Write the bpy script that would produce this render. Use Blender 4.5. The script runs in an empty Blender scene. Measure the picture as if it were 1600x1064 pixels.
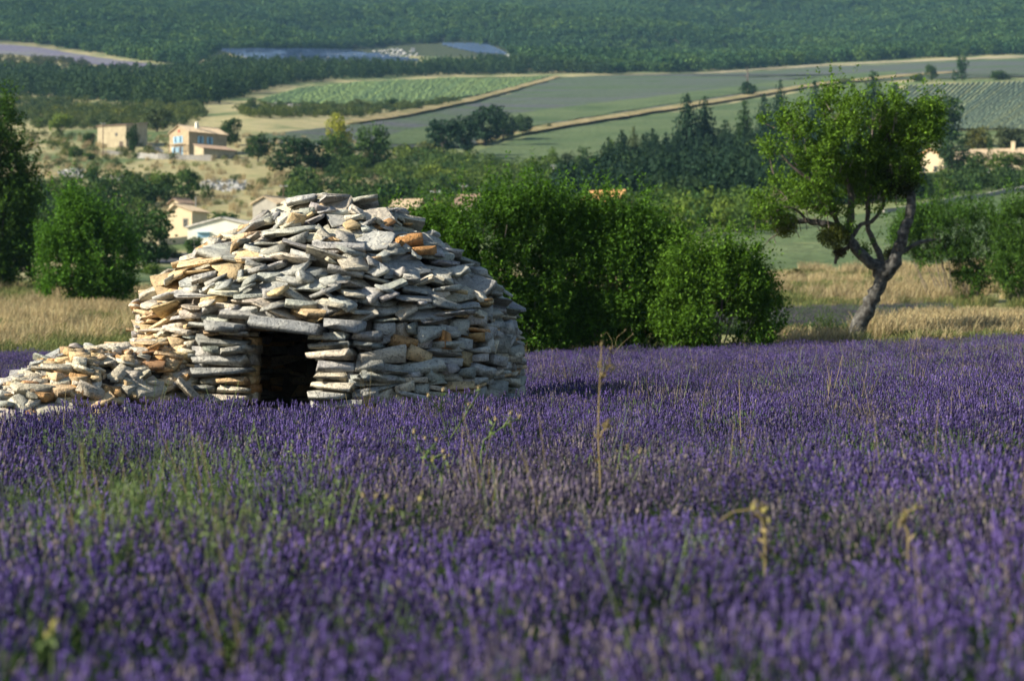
import bpy, bmesh, math
import numpy as np
from mathutils import Vector, Matrix, Euler

R = math.radians
rng = np.random.default_rng(7)
scene = bpy.context.scene
COL = scene.collection

# ------------------------------------------------------------------ camera, sky, sun, exposure
F_PX, U0, V0, EYE = 3325.0, 800.0, 532.0, 1.5
cam_d = bpy.data.cameras.new('camera')
cam = bpy.data.objects.new('camera', cam_d)
COL.objects.link(cam)
cam.location = (0, 0, EYE)
cam.rotation_euler = (R(90), 0, 0)
cam_d.sensor_width = 36
cam_d.lens = 36 * F_PX / 1600
cam_d.clip_start = 0.1
cam_d.clip_end = 9000
cam_d.dof.use_dof = True
cam_d.dof.focus_distance = 25.5
cam_d.dof.aperture_fstop = 2.3
scene.camera = cam

SUN_EL, SUN_BEHIND = 29.0, -16.0
to_sun = Vector((-math.cos(R(SUN_BEHIND)) * math.cos(R(SUN_EL)), math.sin(R(SUN_BEHIND)) * math.cos(R(SUN_EL)), math.sin(R(SUN_EL))))
world = bpy.data.worlds.new('World')
scene.world = world
world.use_nodes = True
wn = world.node_tree
sky = wn.nodes.new('ShaderNodeTexSky')
sky.sky_type = 'NISHITA'
sky.sun_disc = False
sky.sun_elevation = R(SUN_EL)
sky.sun_rotation = math.atan2(to_sun.x, to_sun.y)
sky.air_density = 1.0
sky.dust_density = 0.6
wn.links.new(sky.outputs[0], wn.nodes['Background'].inputs[0])
wn.nodes['Background'].inputs[1].default_value = 0.07
sun_d = bpy.data.lights.new('sun', 'SUN')
sun_d.energy = 5.0
sun_d.angle = R(0.55)
sun_d.color = (1.0, 0.92, 0.77)
sun = bpy.data.objects.new('sun', sun_d)
COL.objects.link(sun)
sun.rotation_euler = to_sun.to_track_quat('Z', 'Y').to_euler()
sun.location = (-60, 20, 60)
vs = scene.view_settings
vs.view_transform = 'Standard'
vs.look = 'None'
vs.exposure = 1.2
vs.gamma = 1.0
vs.use_curve_mapping = False
scene.cycles.max_bounces = 5
scene.cycles.diffuse_bounces = 3
scene.cycles.glossy_bounces = 2
scene.cycles.transmission_bounces = 3
scene.cycles.transparent_max_bounces = 4
scene.cycles.volume_bounces = 0
scene.cycles.use_denoising = True
scene.cycles.sample_clamp_indirect = 6

# ------------------------------------------------------------------ mesh helpers
def mesh_np(name, V, faces, mats, mat_idx=None, smooth=False):
    """faces: list of (n,k) int arrays"""
    me = bpy.data.meshes.new(name)
    V = np.asarray(V, dtype=np.float32).reshape(-1, 3)
    me.vertices.add(len(V))
    me.vertices.foreach_set('co', V.ravel())
    loops, starts, tot = [], [], 0
    for f in faces:
        f = np.asarray(f, dtype=np.int32)
        if len(f) == 0:
            continue
        n, k = f.shape
        starts.append(tot + np.arange(n, dtype=np.int32) * k)
        loops.append(f.ravel())
        tot += n * k
    loops = np.concatenate(loops)
    starts = np.concatenate(starts)
    me.loops.add(len(loops))
    me.loops.foreach_set('vertex_index', loops)
    me.polygons.add(len(starts))
    me.polygons.foreach_set('loop_start', starts)
    if mat_idx is not None:
        me.polygons.foreach_set('material_index', np.asarray(mat_idx, dtype=np.int32))
    if smooth is not False:
        me.polygons.foreach_set('use_smooth', np.full(len(starts), True) if smooth is True else np.asarray(smooth, dtype=bool))
    for m in (mats if isinstance(mats, (list, tuple)) else [mats]):
        me.materials.append(m)
    me.update(calc_edges=True)
    me.validate()
    return me

class MB:
    """collects shapes for one mesh"""
    def __init__(s):
        s.V, s.F, s.M, s.S, s.n = [], {}, {}, {}, 0
    def add(s, V, F, mat=0, smooth=False):
        V = np.asarray(V, dtype=np.float64).reshape(-1, 3)
        F = np.asarray(F, dtype=np.int64)
        k = F.shape[1]
        s.V.append(V)
        s.F.setdefault(k, []).append(F + s.n)
        s.M.setdefault(k, []).append(np.full(len(F), mat))
        s.S.setdefault(k, []).append(np.full(len(F), smooth))
        s.n += len(V)
        return s
    def box(s, x0, x1, y0, y1, z0, z1, mat=0, tf=None):
        V = np.array([(x, y, z) for z in (z0, z1) for y in (y0, y1) for x in (x0, x1)], float)
        if tf is not None:
            V = tf(V)
        return s.add(V, [(0, 2, 3, 1), (4, 5, 7, 6), (0, 1, 5, 4), (2, 6, 7, 3), (0, 4, 6, 2), (1, 3, 7, 5)], mat)
    def tube(s, P, rad, sides=6, mat=0, cap=True):
        P = np.asarray(P, float)
        rad = np.broadcast_to(np.asarray(rad, float), (len(P),))
        T = np.gradient(P, axis=0)
        T /= np.linalg.norm(T, axis=1)[:, None] + 1e-9
        ref = np.array([0.31, 0.95, 0.07])
        a = np.cross(T, ref); a /= np.linalg.norm(a, axis=1)[:, None] + 1e-9
        b = np.cross(T, a)
        th = np.arange(sides) * 2 * np.pi / sides
        ring = P[:, None, :] + rad[:, None, None] * (np.cos(th)[None, :, None] * a[:, None, :] + np.sin(th)[None, :, None] * b[:, None, :])
        V = ring.reshape(-1, 3)
        i = np.arange(len(P) - 1)[:, None] * sides
        j = np.arange(sides)[None, :]
        F = np.stack([i + j, i + (j + 1) % sides, i + sides + (j + 1) % sides, i + sides + j], -1).reshape(-1, 4)
        s.add(V, F, mat, True)
        if cap:
            tip = P[-1] + T[-1] * rad[-1] * 0.4
            V2 = np.vstack([ring[-1], tip])
            s.add(V2, [(k, (k + 1) % sides, sides) for k in range(sides)], mat, True)
        return s
    def mesh(s, name, mats):
        ks = sorted(s.F)
        return mesh_np(name, np.vstack(s.V), [np.vstack(s.F[k]) for k in ks], mats,
                       np.concatenate([np.concatenate(s.M[k]) for k in ks]), np.concatenate([np.concatenate(s.S[k]) for k in ks]))
    def build(s, name, mats, parent=None, loc=None):
        return link(name, s.mesh(name, mats), parent, loc)

def link(name, me, parent=None, loc=None):
    o = bpy.data.objects.new(name, me)
    COL.objects.link(o)
    if parent is not None:
        o.parent = parent
    if loc is not None:
        o.location = loc
    return o

def tag(o, label=None, cat=None, group=None, kind=None):
    if label: o['label'] = label
    if cat: o['category'] = cat
    if group: o['group'] = group
    if kind: o['kind'] = kind
    return o

def thing(name, label, cat, loc=(0, 0, 0), rz=0.0, group=None):
    o = bpy.data.objects.new(name, None)
    COL.objects.link(o)
    o.empty_display_size = 0.3
    o.location = loc
    o.rotation_euler = (0, 0, rz)
    return tag(o, label, cat, group)

def unit(v):
    return v / (np.linalg.norm(v, axis=-1, keepdims=True) + 1e-9)

def leaf_quads(C, N, size, rg, aspect=0.5, up=0.0, fold=0.0):
    """diamond leaves at C with normals N -> V, F"""
    n = len(C)
    N = unit(N)
    T = rg.normal(size=(n, 3))
    T[:, 2] += up
    T = unit(T - (T * N).sum(1)[:, None] * N)
    B = np.cross(N, T)
    s = np.broadcast_to(np.asarray(size, float), (n,))[:, None]
    v0 = C - T * s * 0.5
    v1 = C + B * s * aspect * 0.5 - T * s * 0.05 + N * s * fold
    v2 = C + T * s * 0.5
    v3 = C - B * s * aspect * 0.5 - T * s * 0.05 + N * s * fold
    V = np.stack([v0, v1, v2, v3], 1).reshape(-1, 3)
    F = np.arange(4 * n).reshape(n, 4)
    return V, F

# ------------------------------------------------------------------ materials
MAT = {}
def new_mat(name):
    m = bpy.data.materials.new(name)
    m.use_nodes = True
    nt = m.node_tree
    b = nt.nodes['Principled BSDF']
    b.inputs['Roughness'].default_value = 0.85
    if 'Specular IOR Level' in b.inputs:
        b.inputs['Specular IOR Level'].default_value = 0.25
    MAT[name] = m
    return m, nt, b

def nd(nt, typ, **kw):
    n = nt.nodes.new(typ)
    for k, v in kw.items():
        if k.startswith('i_'):
            key = k[2:]
            n.inputs[int(key) if key.isdigit() else key].default_value = v
        else:
            setattr(n, k, v)
    return n

def noise(nt, scale, detail=4, coord='Object', rough=0.6):
    tc = nd(nt, 'ShaderNodeTexCoord')
    nz = nd(nt, 'ShaderNodeTexNoise')
    nz.inputs['Scale'].default_value = scale
    nz.inputs['Detail'].default_value = detail
    nz.inputs['Roughness'].default_value = rough
    if coord == 'World':
        g = nd(nt, 'ShaderNodeNewGeometry')
        nt.links.new(g.outputs['Position'], nz.inputs['Vector'])
    else:
        nt.links.new(tc.outputs[coord], nz.inputs['Vector'])
    return nz

def ramp(nt, fac, stops):
    r = nd(nt, 'ShaderNodeValToRGB')
    e = r.color_ramp.elements
    while len(e) > 1:
        e.remove(e[-1])
    e[0].position = stops[0][0]; e[0].color = (*stops[0][1], 1)
    for p, c in stops[1:]:
        x = e.new(p); x.color = (*c, 1)
    nt.links.new(fac, r.inputs[0])
    return r

def mul(nt, a, b, fac=1.0, typ='MULTIPLY'):
    m = nd(nt, 'ShaderNodeMix', data_type='RGBA', blend_type=typ)
    m.inputs[0].default_value = fac
    for sock, v in ((m.inputs[6], a), (m.inputs[7], b)):
        if isinstance(v, tuple): sock.default_value = (*v, 1)
        else: nt.links.new(v, sock)
    return m.outputs[2]

def bump(nt, b, height, strength, dist):
    bp = nd(nt, 'ShaderNodeBump')
    bp.inputs['Strength'].default_value = strength
    bp.inputs['Distance'].default_value = dist
    nt.links.new(height, bp.inputs['Height'])
    nt.links.new(bp.outputs[0], b.inputs['Normal'])

def simple_mat(name, c0, c1, scale=5, rough=0.85, bmp=0.0, bdist=0.02, coord='Object', detail=5, spec=None, lo=0.35, hi=0.65):
    m, nt, b = new_mat(name)
    nz = noise(nt, scale, detail, coord)
    r = ramp(nt, nz.outputs[0], [(lo, c0), (hi, c1)])
    nt.links.new(r.outputs[0], b.inputs['Base Color'])
    b.inputs['Roughness'].default_value = rough
    if spec is not None: b.inputs['Specular IOR Level'].default_value = spec
    if bmp: bump(nt, b, nz.outputs[0], bmp, bdist)
    return m

def foliage_mat(name, trans=0.36, var=0.5, spread=1.0, rough=0.6):
    """leaf colour comes from the object colour; each leaf island varies"""
    m, nt, b = new_mat(name)
    oi = nd(nt, 'ShaderNodeObjectInfo')
    g = nd(nt, 'ShaderNodeNewGeometry')
    r = ramp(nt, g.outputs['Random Per Island'], [(0, (1 - var,) * 3), (0.7, (1.0, 1.0, 1.0)), (1, (1 + var * 1.1, 1 + var * 0.9, 1 + var * 0.5))])
    c = mul(nt, oi.outputs['Color'], r.outputs[0])
    r2 = ramp(nt, oi.outputs['Random'], [(0, (1 - .2 * spread, 1 - .14 * spread, 1 - .1 * spread)), (0.5, (1, 1, 1)), (1, (1 + .25 * spread, 1 + .16 * spread, 0.95))])
    c = mul(nt, c, r2.outputs[0])
    if spread > 1:      # stands of darker and lighter species
        nzf = noise(nt, 0.012, 6, 'World', 0.75)
        rf_ = ramp(nt, nzf.outputs[0], [(0.36, (0.66, 0.74, 0.85)), (0.5, (1, 1, 1)), (0.64, (1.45, 1.3, 1.0))])
        c = mul(nt, c, rf_.outputs[0])
    nt.links.new(c, b.inputs['Base Color'])
    b.inputs['Roughness'].default_value = rough
    b.inputs['Specular IOR Level'].default_value = 0.05
    t = nd(nt, 'ShaderNodeBsdfTranslucent')
    c2 = mul(nt, c, (1.15, 1.25, 0.55))
    nt.links.new(c2, t.inputs[0])
    mx = nd(nt, 'ShaderNodeMixShader')
    mx.inputs[0].default_value = trans
    nt.links.new(b.outputs[0], mx.inputs[1]); nt.links.new(t.outputs[0], mx.inputs[2])
    nt.links.new(mx.outputs[0], nt.nodes['Material Output'].inputs[0])
    return m

M_LEAF = foliage_mat('leaf', var=0.62)
M_NEEDLE = foliage_mat('needle', trans=0.12, var=0.35)
M_FAR = foliage_mat('far_leaf', trans=0.18, var=0.5, spread=2.2)
M_BARK = simple_mat('bark', (0.035, 0.028, 0.022), (0.13, 0.11, 0.09), 9, 0.9, 0.8, 0.03)
M_BARKG = simple_mat('lichen_bark', (0.03, 0.028, 0.025), (0.155, 0.15, 0.135), 6, 0.9, 1.0, 0.05, lo=0.42, hi=0.75)
M_TWIG = simple_mat('twig_bark', (0.10, 0.08, 0.06), (0.22, 0.18, 0.15), 8, 0.9)

def stone_mat(name, src):
    m, nt, b = new_mat(name)
    if src == 'object':
        col = nd(nt, 'ShaderNodeObjectInfo').outputs['Color']
    else:
        col = nd(nt, 'ShaderNodeVertexColor', layer_name='tint').outputs[0]
    nz = noise(nt, 7.0, 6, 'World', 0.65)
    r = ramp(nt, nz.outputs[0], [(0.3, (0.62, 0.63, 0.66)), (0.5, (0.98, 0.98, 0.98)), (0.72, (1.28, 1.24, 1.16))])
    c = mul(nt, col, r.outputs[0])
    nz2 = noise(nt, 38.0, 5, 'World', 0.7)
    r2 = ramp(nt, nz2.outputs[0], [(0.34, (0.42, 0.42, 0.42)), (0.46, (1, 1, 1)), (0.7, (1.15, 1.15, 1.12))])
    c = mul(nt, c, r2.outputs[0])
    nt.links.new(c, b.inputs['Base Color'])
    b.inputs['Roughness'].default_value = 0.9
    ad = nd(nt, 'ShaderNodeMath', operation='MULTIPLY_ADD')
    nt.links.new(nz2.outputs[0], ad.inputs[0]); ad.inputs[1].default_value = 0.35
    nt.links.new(nz.outputs[0], ad.inputs[2])
    bump(nt, b, ad.outputs[0], 1.0, 0.08)
    return m
M_STONE = stone_mat('limestone', 'object')
M_STONEF = stone_mat('limestone_fill', 'tint')
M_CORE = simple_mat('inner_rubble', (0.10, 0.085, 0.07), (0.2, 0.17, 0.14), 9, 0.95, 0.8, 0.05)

# ------------------------------------------------------------------ terrain
KU = np.array([-700, 0, 400, 800, 1200, 1600, 2300], float)
KD = np.array([75, 100, 140, 200, 280, 360, 460, 560, 700, 900, 1150, 1400, 1700, 2100, 2600, 3200, 4200], float)
KR = np.array([  # image rows at which the ground lies, per column
    [545, 500, 440, 410, 385, 318, 262, 220, 180, 148, 116,  94,  58,  24, -14, -48, -80],
    [545, 503, 445, 415, 385, 312, 256, 216, 184, 158, 124,  97,  62,  28, -10, -46, -80],
    [548, 505, 452, 418, 388, 318, 256, 212, 178, 150, 118,  96,  68,  30,  -8, -45, -80],
    [548, 500, 448, 400, 352, 318, 280, 246, 202, 165, 132, 102,  72,  32,  -6, -44, -80],
    [540, 488, 438, 384, 335, 302, 270, 238, 200, 160, 130, 108,  76,  36,  -4, -42, -80],
    [535, 480, 430, 376, 306, 278, 256, 228, 188, 146, 112,  94,  66,  32,  -6, -42, -80],
    [525, 470, 415, 350, 285, 262, 240, 212, 175, 135, 102,  84,  58,  26, -10, -45, -80]], float)
_g = np.linspace(math.log(60), math.log(4300), 700)
_Z = []
for k in range(len(KU)):
    zz = EYE + (V0 - KR[k]) * KD / F_PX
    z = np.interp(np.exp(_g), KD, zz)
    ker = np.hanning(45); ker /= ker.sum()
    _Z.append(np.convolve(np.pad(z, 22, mode='edge'), ker, 'valid'))
_Z = np.array(_Z)

def lattice_noise(x, y, seed=0):
    """smooth value noise, vectorised"""
    xi = np.floor(x).astype(np.int64); yi = np.floor(y).astype(np.int64)
    fx = x - xi; fy = y - yi
    fx = fx * fx * (3 - 2 * fx); fy = fy * fy * (3 - 2 * fy)
    def h(a, b):
        v = np.sin(a * 127.1 + b * 311.7 + seed * 74.7) * 43758.5453
        return v - np.floor(v)
    return (h(xi, yi) * (1 - fx) + h(xi + 1, yi) * fx) * (1 - fy) + (h(xi, yi + 1) * (1 - fx) + h(xi + 1, yi + 1) * fx) * fy

def fbm(x, y, seed=0, o=4):
    s = 0; a = 0.5
    for k in range(o):
        s = s + a * lattice_noise(x * 2 ** k, y * 2 ** k, seed + k * 13)
        a *= 0.5
    return s / (1 - 0.5 ** o)

def sstep(a, b, x):
    t = np.clip((x - a) / (b - a), 0, 1)
    return t * t * (3 - 2 * t)

def H(X, Y):
    X = np.asarray(X, float); Y = np.asarray(Y, float)
    plane = 0.0096 * Y + 0.036 * 0.5 * (X + np.sqrt(X * X + 4.0)) - 0.036
    Yc = np.maximum(Y, 60)
    u = U0 + F_PX * X / Yc
    ku = np.clip(u, KU[0], KU[-1])
    i = np.clip(np.searchsorted(KU, ku) - 1, 0, len(KU) - 2)
    t = (ku - KU[i]) / (KU[i + 1] - KU[i])
    t = t * t * (3 - 2 * t) * 0.6 + t * 0.4
    p = (np.log(Yc) - _g[0]) / (_g[1] - _g[0])
    j = np.clip(p.astype(int), 0, len(_g) - 2)
    q = np.clip(p - j, 0, 1)
    za = _Z[i, j] * (1 - q) + _Z[i, j + 1] * q
    zb = _Z[i + 1, j] * (1 - q) + _Z[i + 1, j + 1] * q
    z = za * (1 - t) + zb * t
    rough = (fbm(X / 14, Y / 14, 3) - 0.5) * 0.9 * sstep(110, 220, Y) * (1 - 0.5 * sstep(400, 600, Y)) + (fbm(X / 40, Y / 40, 4) - 0.5) * 2.0 * sstep(300, 500, Y)
    mnt = ((fbm(X / 330 + 3.1, Y / 420, 9, 3) - 0.5) * 80) * sstep(1400, 1900, Y)
    z = z + rough + mnt
    b = sstep(58, 76, Y)
    return plane * (1 - b) + z * b

_ds = np.exp(np.linspace(math.log(4), math.log(4200), 260))
def P(u, row, lift=0.0):
    """the place on the ground seen at a pixel of the photograph"""
    X = (u - U0) / F_PX * _ds
    r = V0 - (H(X, _ds) - EYE) * F_PX / _ds
    k = max(1, int(np.argmax(r <= row)))
    f = (r[k - 1] - row) / (r[k - 1] - r[k] + 1e-9)
    d = float(_ds[k - 1] * (_ds[k] / _ds[k - 1]) ** min(max(f, 0.0), 1.0))
    x = (u - U0) / F_PX * d
    return Vector((x, d, float(H(x, d)) + lift))
def at(u, d, lift=0.0):
    x = (u - U0) / F_PX * d
    return Vector((x, d, float(H(x, d)) + lift))
def proj(X, Y, Z):
    return U0 + F_PX * X / Y, V0 - (Z - EYE) * F_PX / Y
def in_poly(u, v, poly):
    c = np.zeros(u.shape, bool)
    n = len(poly)
    for i in range(n):
        x0, y0 = poly[i]; x1, y1 = poly[(i + 1) % n]
        if y0 == y1: continue
        c ^= ((y0 > v) != (y1 > v)) & (u < (x1 - x0) * (v - y0) / (y1 - y0) + x0)
    return c

# terrain sheet: one grid, fine near the camera and coarser towards the ridge
yy = np.concatenate([np.linspace(-60, 3, 8), np.linspace(5, 80, 60), np.exp(np.linspace(math.log(82), math.log(4200), 330))])
tt = np.concatenate([np.linspace(-0.62, -0.27, 24)[:-1], np.linspace(-0.27, 0.27, 190), np.linspace(0.27, 0.62, 24)[1:]])
Yg, Tg = np.meshgrid(yy, tt, indexing='ij')
Xg = Tg * (40 + np.maximum(Yg, 0))
Zg = H(Xg, Yg)
ny, nx = Yg.shape
idx = np.arange(ny * nx).reshape(ny, nx)
Fq = np.stack([idx[:-1, :-1], idx[:-1, 1:], idx[1:, 1:], idx[1:, :-1]], -1).reshape(-1, 4)
Ug, Vg = proj(Xg, np.maximum(Yg, 3), Zg)
soil = np.array([0.085, 0.062, 0.045]); straw = np.array([0.32, 0.275, 0.14]); green = np.array([0.09, 0.125, 0.042]); wood = np.array([0.035, 0.045, 0.018])
n1 = fbm(Xg / 22, Yg / 30, 5)
n2 = fbm(Xg / 7, Yg / 9, 6)
dry = sstep(0.40, 0.60, n1 * 0.7 + n2 * 0.3 + 0.05 * ((Ug < 560) & (Vg < 310)))
cc = straw * dry[..., None] + green * (1 - dry[..., None])
def lerp(c, new, w):
    return c * (1 - w[..., None]) + new * w[..., None]
cc = lerp(cc, green * 1.1, sstep(600, 700, Ug) * sstep(180, 210, Vg) * (1 - sstep(400, 430, Vg)) * 0.75)
cc = lerp(cc, straw * np.array([0.95, 1, 0.9]), sstep(58, 70, Yg) * (1 - sstep(130, 150, Yg)) * 0.7)
cc = lerp(cc, soil, 1 - sstep(60, 66, Yg))
cc = lerp(cc, wood, sstep(1450, 1600, Yg))
cc = lerp(cc, straw * 0.9, in_poly(Ug, Vg, [(-200, 70), (60, 70), (300, 112), (210, 122), (-200, 125)]).astype(float) * 0.6)
me = mesh_np('ground', np.stack([Xg, Yg, Zg], -1).reshape(-1, 3), [Fq], [], None, True)
ca = me.color_attributes.new('cover', 'FLOAT_COLOR', 'POINT')
ca.data.foreach_set('color', np.concatenate([cc.reshape(-1, 3), np.ones((ny * nx, 1))], 1).astype(np.float32).ravel())
m, nt, b = new_mat('earth_and_grass')
vc = nd(nt, 'ShaderNodeVertexColor', layer_name='cover')
nz = noise(nt, 0.9, 8, 'World', 0.7)
r = ramp(nt, nz.outputs[0], [(0.3, (0.72, 0.76, 0.74)), (0.5, (1, 1, 1)), (0.72, (1.2, 1.18, 1.12))])
nzb = noise(nt, 0.11, 6, 'World', 0.65)
r2 = ramp(nt, nzb.outputs[0], [(0.35, (0.72, 0.82, 0.7)), (0.55, (1, 1, 1)), (0.7, (1.15, 1.12, 1.0))])
nt.links.new(mul(nt, mul(nt, vc.outputs[0], r.outputs[0]), r2.outputs[0]), b.inputs['Base Color'])
b.inputs['Roughness'].default_value = 0.95
bump(nt, b, nz.outputs[0], 0.7, 0.5)
me.materials.append(m)
tag(link('ground', me), kind='structure')

# ------------------------------------------------------------------ haze
hz = MB().box(-2750, 2750, -110, 4260, -4.5, float(Zg.max()) + 60)
m = bpy.data.materials.new('haze_air'); m.use_nodes = True
nt = m.node_tree
nt.nodes.remove(nt.nodes['Principled BSDF'])
pv = nd(nt, 'ShaderNodeVolumePrincipled')
pv.inputs['Color'].default_value = (0.34, 0.64, 1.0, 1)
pv.inputs['Density'].default_value = 0.00005
pv.inputs['Anisotropy'].default_value = 0.0
nt.links.new(pv.outputs[0], nt.nodes['Material Output'].inputs['Volume'])
tag(hz.build('haze', m), kind='stuff')

# ------------------------------------------------------------------ scattering as one object (stuff)
def scatter(name, pts, rz, sc, var, protos, color=(1, 1, 1), tilt=None, label=None, kind='stuff'):
    pts = np.asarray(pts, np.float32)
    n = len(pts)
    me = bpy.data.meshes.new(name)
    me.vertices.add(n)
    me.vertices.foreach_set('co', pts.ravel())
    sc = np.asarray(sc, np.float32)
    if sc.ndim == 1: sc = np.repeat(sc[:, None], 3, 1)
    rot = np.zeros((n, 3), np.float32)
    rot[:, 2] = rz
    if tilt is not None: rot[:, :2] = tilt
    a = me.attributes.new('rot', 'FLOAT_VECTOR', 'POINT'); a.data.foreach_set('vector', rot.ravel())
    a = me.attributes.new('size', 'FLOAT_VECTOR', 'POINT'); a.data.foreach_set('vector', sc.astype(np.float32).ravel())
    a = me.attributes.new('pick', 'INT', 'POINT'); a.data.foreach_set('value', np.asarray(var, np.int32))
    o = link(name, me)
    o.color = (*color, 1)
    ng = bpy.data.node_groups.new(name + '_nodes', 'GeometryNodeTree')
    ng.interface.new_socket('Geometry', in_out='INPUT', socket_type='NodeSocketGeometry')
    ng.interface.new_socket('Geometry', in_out='OUTPUT', socket_type='NodeSocketGeometry')
    gi = ng.nodes.new('NodeGroupInput'); go = ng.nodes.new('NodeGroupOutput')
    jn = ng.nodes.new('GeometryNodeJoinGeometry')
    def attr(nm, t):
        x = ng.nodes.new('GeometryNodeInputNamedAttribute'); x.data_type = t; x.inputs['Name'].default_value = nm
        return [s for s in x.outputs if s.enabled and s.name == 'Attribute'][0]
    ra, sa, pa = attr('rot', 'FLOAT_VECTOR'), attr('size', 'FLOAT_VECTOR'), attr('pick', 'INT')
    for k, p in enumerate(protos):
        cp = ng.nodes.new('FunctionNodeCompare'); cp.data_type = 'INT'; cp.operation = 'EQUAL'
        ins = [s for s in cp.inputs if s.enabled]
        ng.links.new(pa, ins[0]); ins[1].default_value = k
        ob = ng.nodes.new('GeometryNodeObjectInfo'); ob.inputs['Object'].default_value = p
        ip = ng.nodes.new('GeometryNodeInstanceOnPoints')
        ng.links.new(gi.outputs[0], ip.inputs['Points'])
        ng.links.new(cp.outputs[0], ip.inputs['Selection'])
        ng.links.new(ob.outputs['Geometry'], ip.inputs['Instance'])
        ng.links.new(ra, ip.inputs['Rotation'])
        ng.links.new(sa, ip.inputs['Scale'])
        ng.links.new(ip.outputs[0], jn.inputs[0])
    ng.links.new(jn.outputs[0], go.inputs[0])
    md = o.modifiers.new('scatter', 'NODES'); md.node_group = ng
    tag(o, label, kind=kind)
    return o

def source(name, me):
    """an unlinked mesh object that a scatter reads its geometry from"""
    return bpy.data.objects.new(name, me)

# ------------------------------------------------------------------ fields as thin sheets on the ground
def poly_span(poly, v):
    xs = []
    n = len(poly)
    for i in range(n):
        x0, y0 = poly[i]; x1, y1 = poly[(i + 1) % n]
        if (y0 <= v < y1) or (y1 <= v < y0):
            xs.append(x0 + (x1 - x0) * (v - y0) / (y1 - y0))
    return (min(xs), max(xs)) if len(xs) >= 2 else None

def field(name, poly, mat, lift=0.15, nv=40, nu=60, kind='structure'):
    ys = [p[1] for p in poly]
    v0, v1 = min(ys) + 0.05, max(ys) - 0.05
    rows = []
    for v in np.linspace(v0, v1, nv):
        s = poly_span(poly, v)
        if s is None: continue
        rows.append([P(u, v, lift)[:] for u in np.linspace(s[0], s[1], nu)])
    A = np.array(rows)
    n0, n1 = A.shape[:2]
    ix = np.arange(n0 * n1).reshape(n0, n1)
    F = np.stack([ix[:-1, :-1], ix[1:, :-1], ix[1:, 1:], ix[:-1, 1:]], -1).reshape(-1, 4)
    return tag(link(name, mesh_np(name, A.reshape(-1, 3), [F], mat, None, True)), kind=kind)

def field_mat(name, c0, c1, c2, s_big=0.03, s_small=0.8, stretch=None):
    m, nt, b = new_mat(name)
    g = nd(nt, 'ShaderNodeNewGeometry')
    mp = nd(nt, 'ShaderNodeMapping')
    mp.inputs['Scale'].default_value = stretch or (1, 1, 0.3)
    nt.links.new(g.outputs['Position'], mp.inputs[0])
    nz = nd(nt, 'ShaderNodeTexNoise'); nz.inputs['Scale'].default_value = s_big; nz.inputs['Detail'].default_value = 6
    nt.links.new(mp.outputs[0], nz.inputs['Vector'])
    r = ramp(nt, nz.outputs[0], [(0.36, c0), (0.5, c1), (0.64, c2)])
    n2 = nd(nt, 'ShaderNodeTexNoise'); n2.inputs['Scale'].default_value = s_small; n2.inputs['Detail'].default_value = 5
    nt.links.new(g.outputs['Position'], n2.inputs['Vector'])
    r2 = ramp(nt, n2.outputs[0], [(0.3, (0.62, 0.62, 0.62)), (0.5, (1, 1, 1)), (0.7, (1.25, 1.25, 1.2))])
    nt.links.new(mul(nt, r.outputs[0], r2.outputs[0]), b.inputs['Base Color'])
    b.inputs['Roughness'].default_value = 0.95
    b.inputs['Specular IOR Level'].default_value = 0.1
    bump(nt, b, n2.outputs[0], 0.8, 0.6)
    return m

M_GREENF = field_mat('young_crop', (0.062, 0.095, 0.04), (0.082, 0.115, 0.05), (0.098, 0.128, 0.058))
M_LAVGREY = field_mat('grey_lavender_crop', (0.062, 0.095, 0.043), (0.072, 0.093, 0.062), (0.083, 0.088, 0.09), 0.018, 0.8, (0.4, 2.6, 0.2))
M_LAVFAR = field_mat('purple_lavender_crop', (0.115, 0.11, 0.145), (0.13, 0.12, 0.165), (0.14, 0.14, 0.14))
M_STRAW = field_mat('dry_straw', (0.27, 0.2, 0.09), (0.36, 0.27, 0.13), (0.42, 0.33, 0.17), 0.05, 0.5)
M_VINEG = field_mat('weedy_soil', (0.17, 0.19, 0.08), (0.2, 0.2, 0.10), (0.25, 0.21, 0.12), 0.06, 0.5)
M_STRIP = field_mat('strip_grass', (0.16, 0.15, 0.065), (0.23, 0.19, 0.09), (0.30, 0.24, 0.13), 0.12, 0.6)
M_TRACK = simple_mat('chalk_track', (0.28, 0.24, 0.15), (0.37, 0.32, 0.21), 0.4, 0.95, coord='World')
M_CROPROW = foliage_mat('crop_row_leaf', trans=0.1, var=0.3)

f_near = field('green_lavender_field', [(1120, 368), (1210, 352), (1440, 324), (1600, 299), (1800, 270), (1800, 420), (1600, 424), (1400, 428), (1200, 428), (1090, 432)], M_GREENF, 0.06)
f_left = field('green_lavender_field', [(150, 424), (330, 414), (360, 440), (140, 442)], M_GREENF, 0.06, 12, 30)
f_vine = field('vine_field', [(396, 160), (420, 152), (470, 139), (560, 129), (700, 122), (858, 121), (820, 134), (742, 151), (640, 165), (560, 166)], M_VINEG, 0.12)
f_grey = field('grey_lavender_field', [(868, 123), (960, 119), (1100, 118), (1300, 105), (1450, 99), (1800, 84), (1800, 118), (1600, 122), (1400, 126), (1280, 133), (1130, 158), (1000, 178), (840, 203), (800, 209), (730, 232), (560, 236), (420, 226), (380, 218), (440, 210), (560, 196), (640, 186), (740, 165), (800, 148)], M_LAVGREY, 0.5, 60, 100)
f_mid = field('green_lavender_field', [(750, 236), (860, 207), (1000, 186), (1130, 166), (1290, 139), (1400, 130), (1405, 180), (1300, 215), (1150, 248), (950, 262), (730, 258)], M_GREENF, 0.4, 50, 80)
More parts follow.
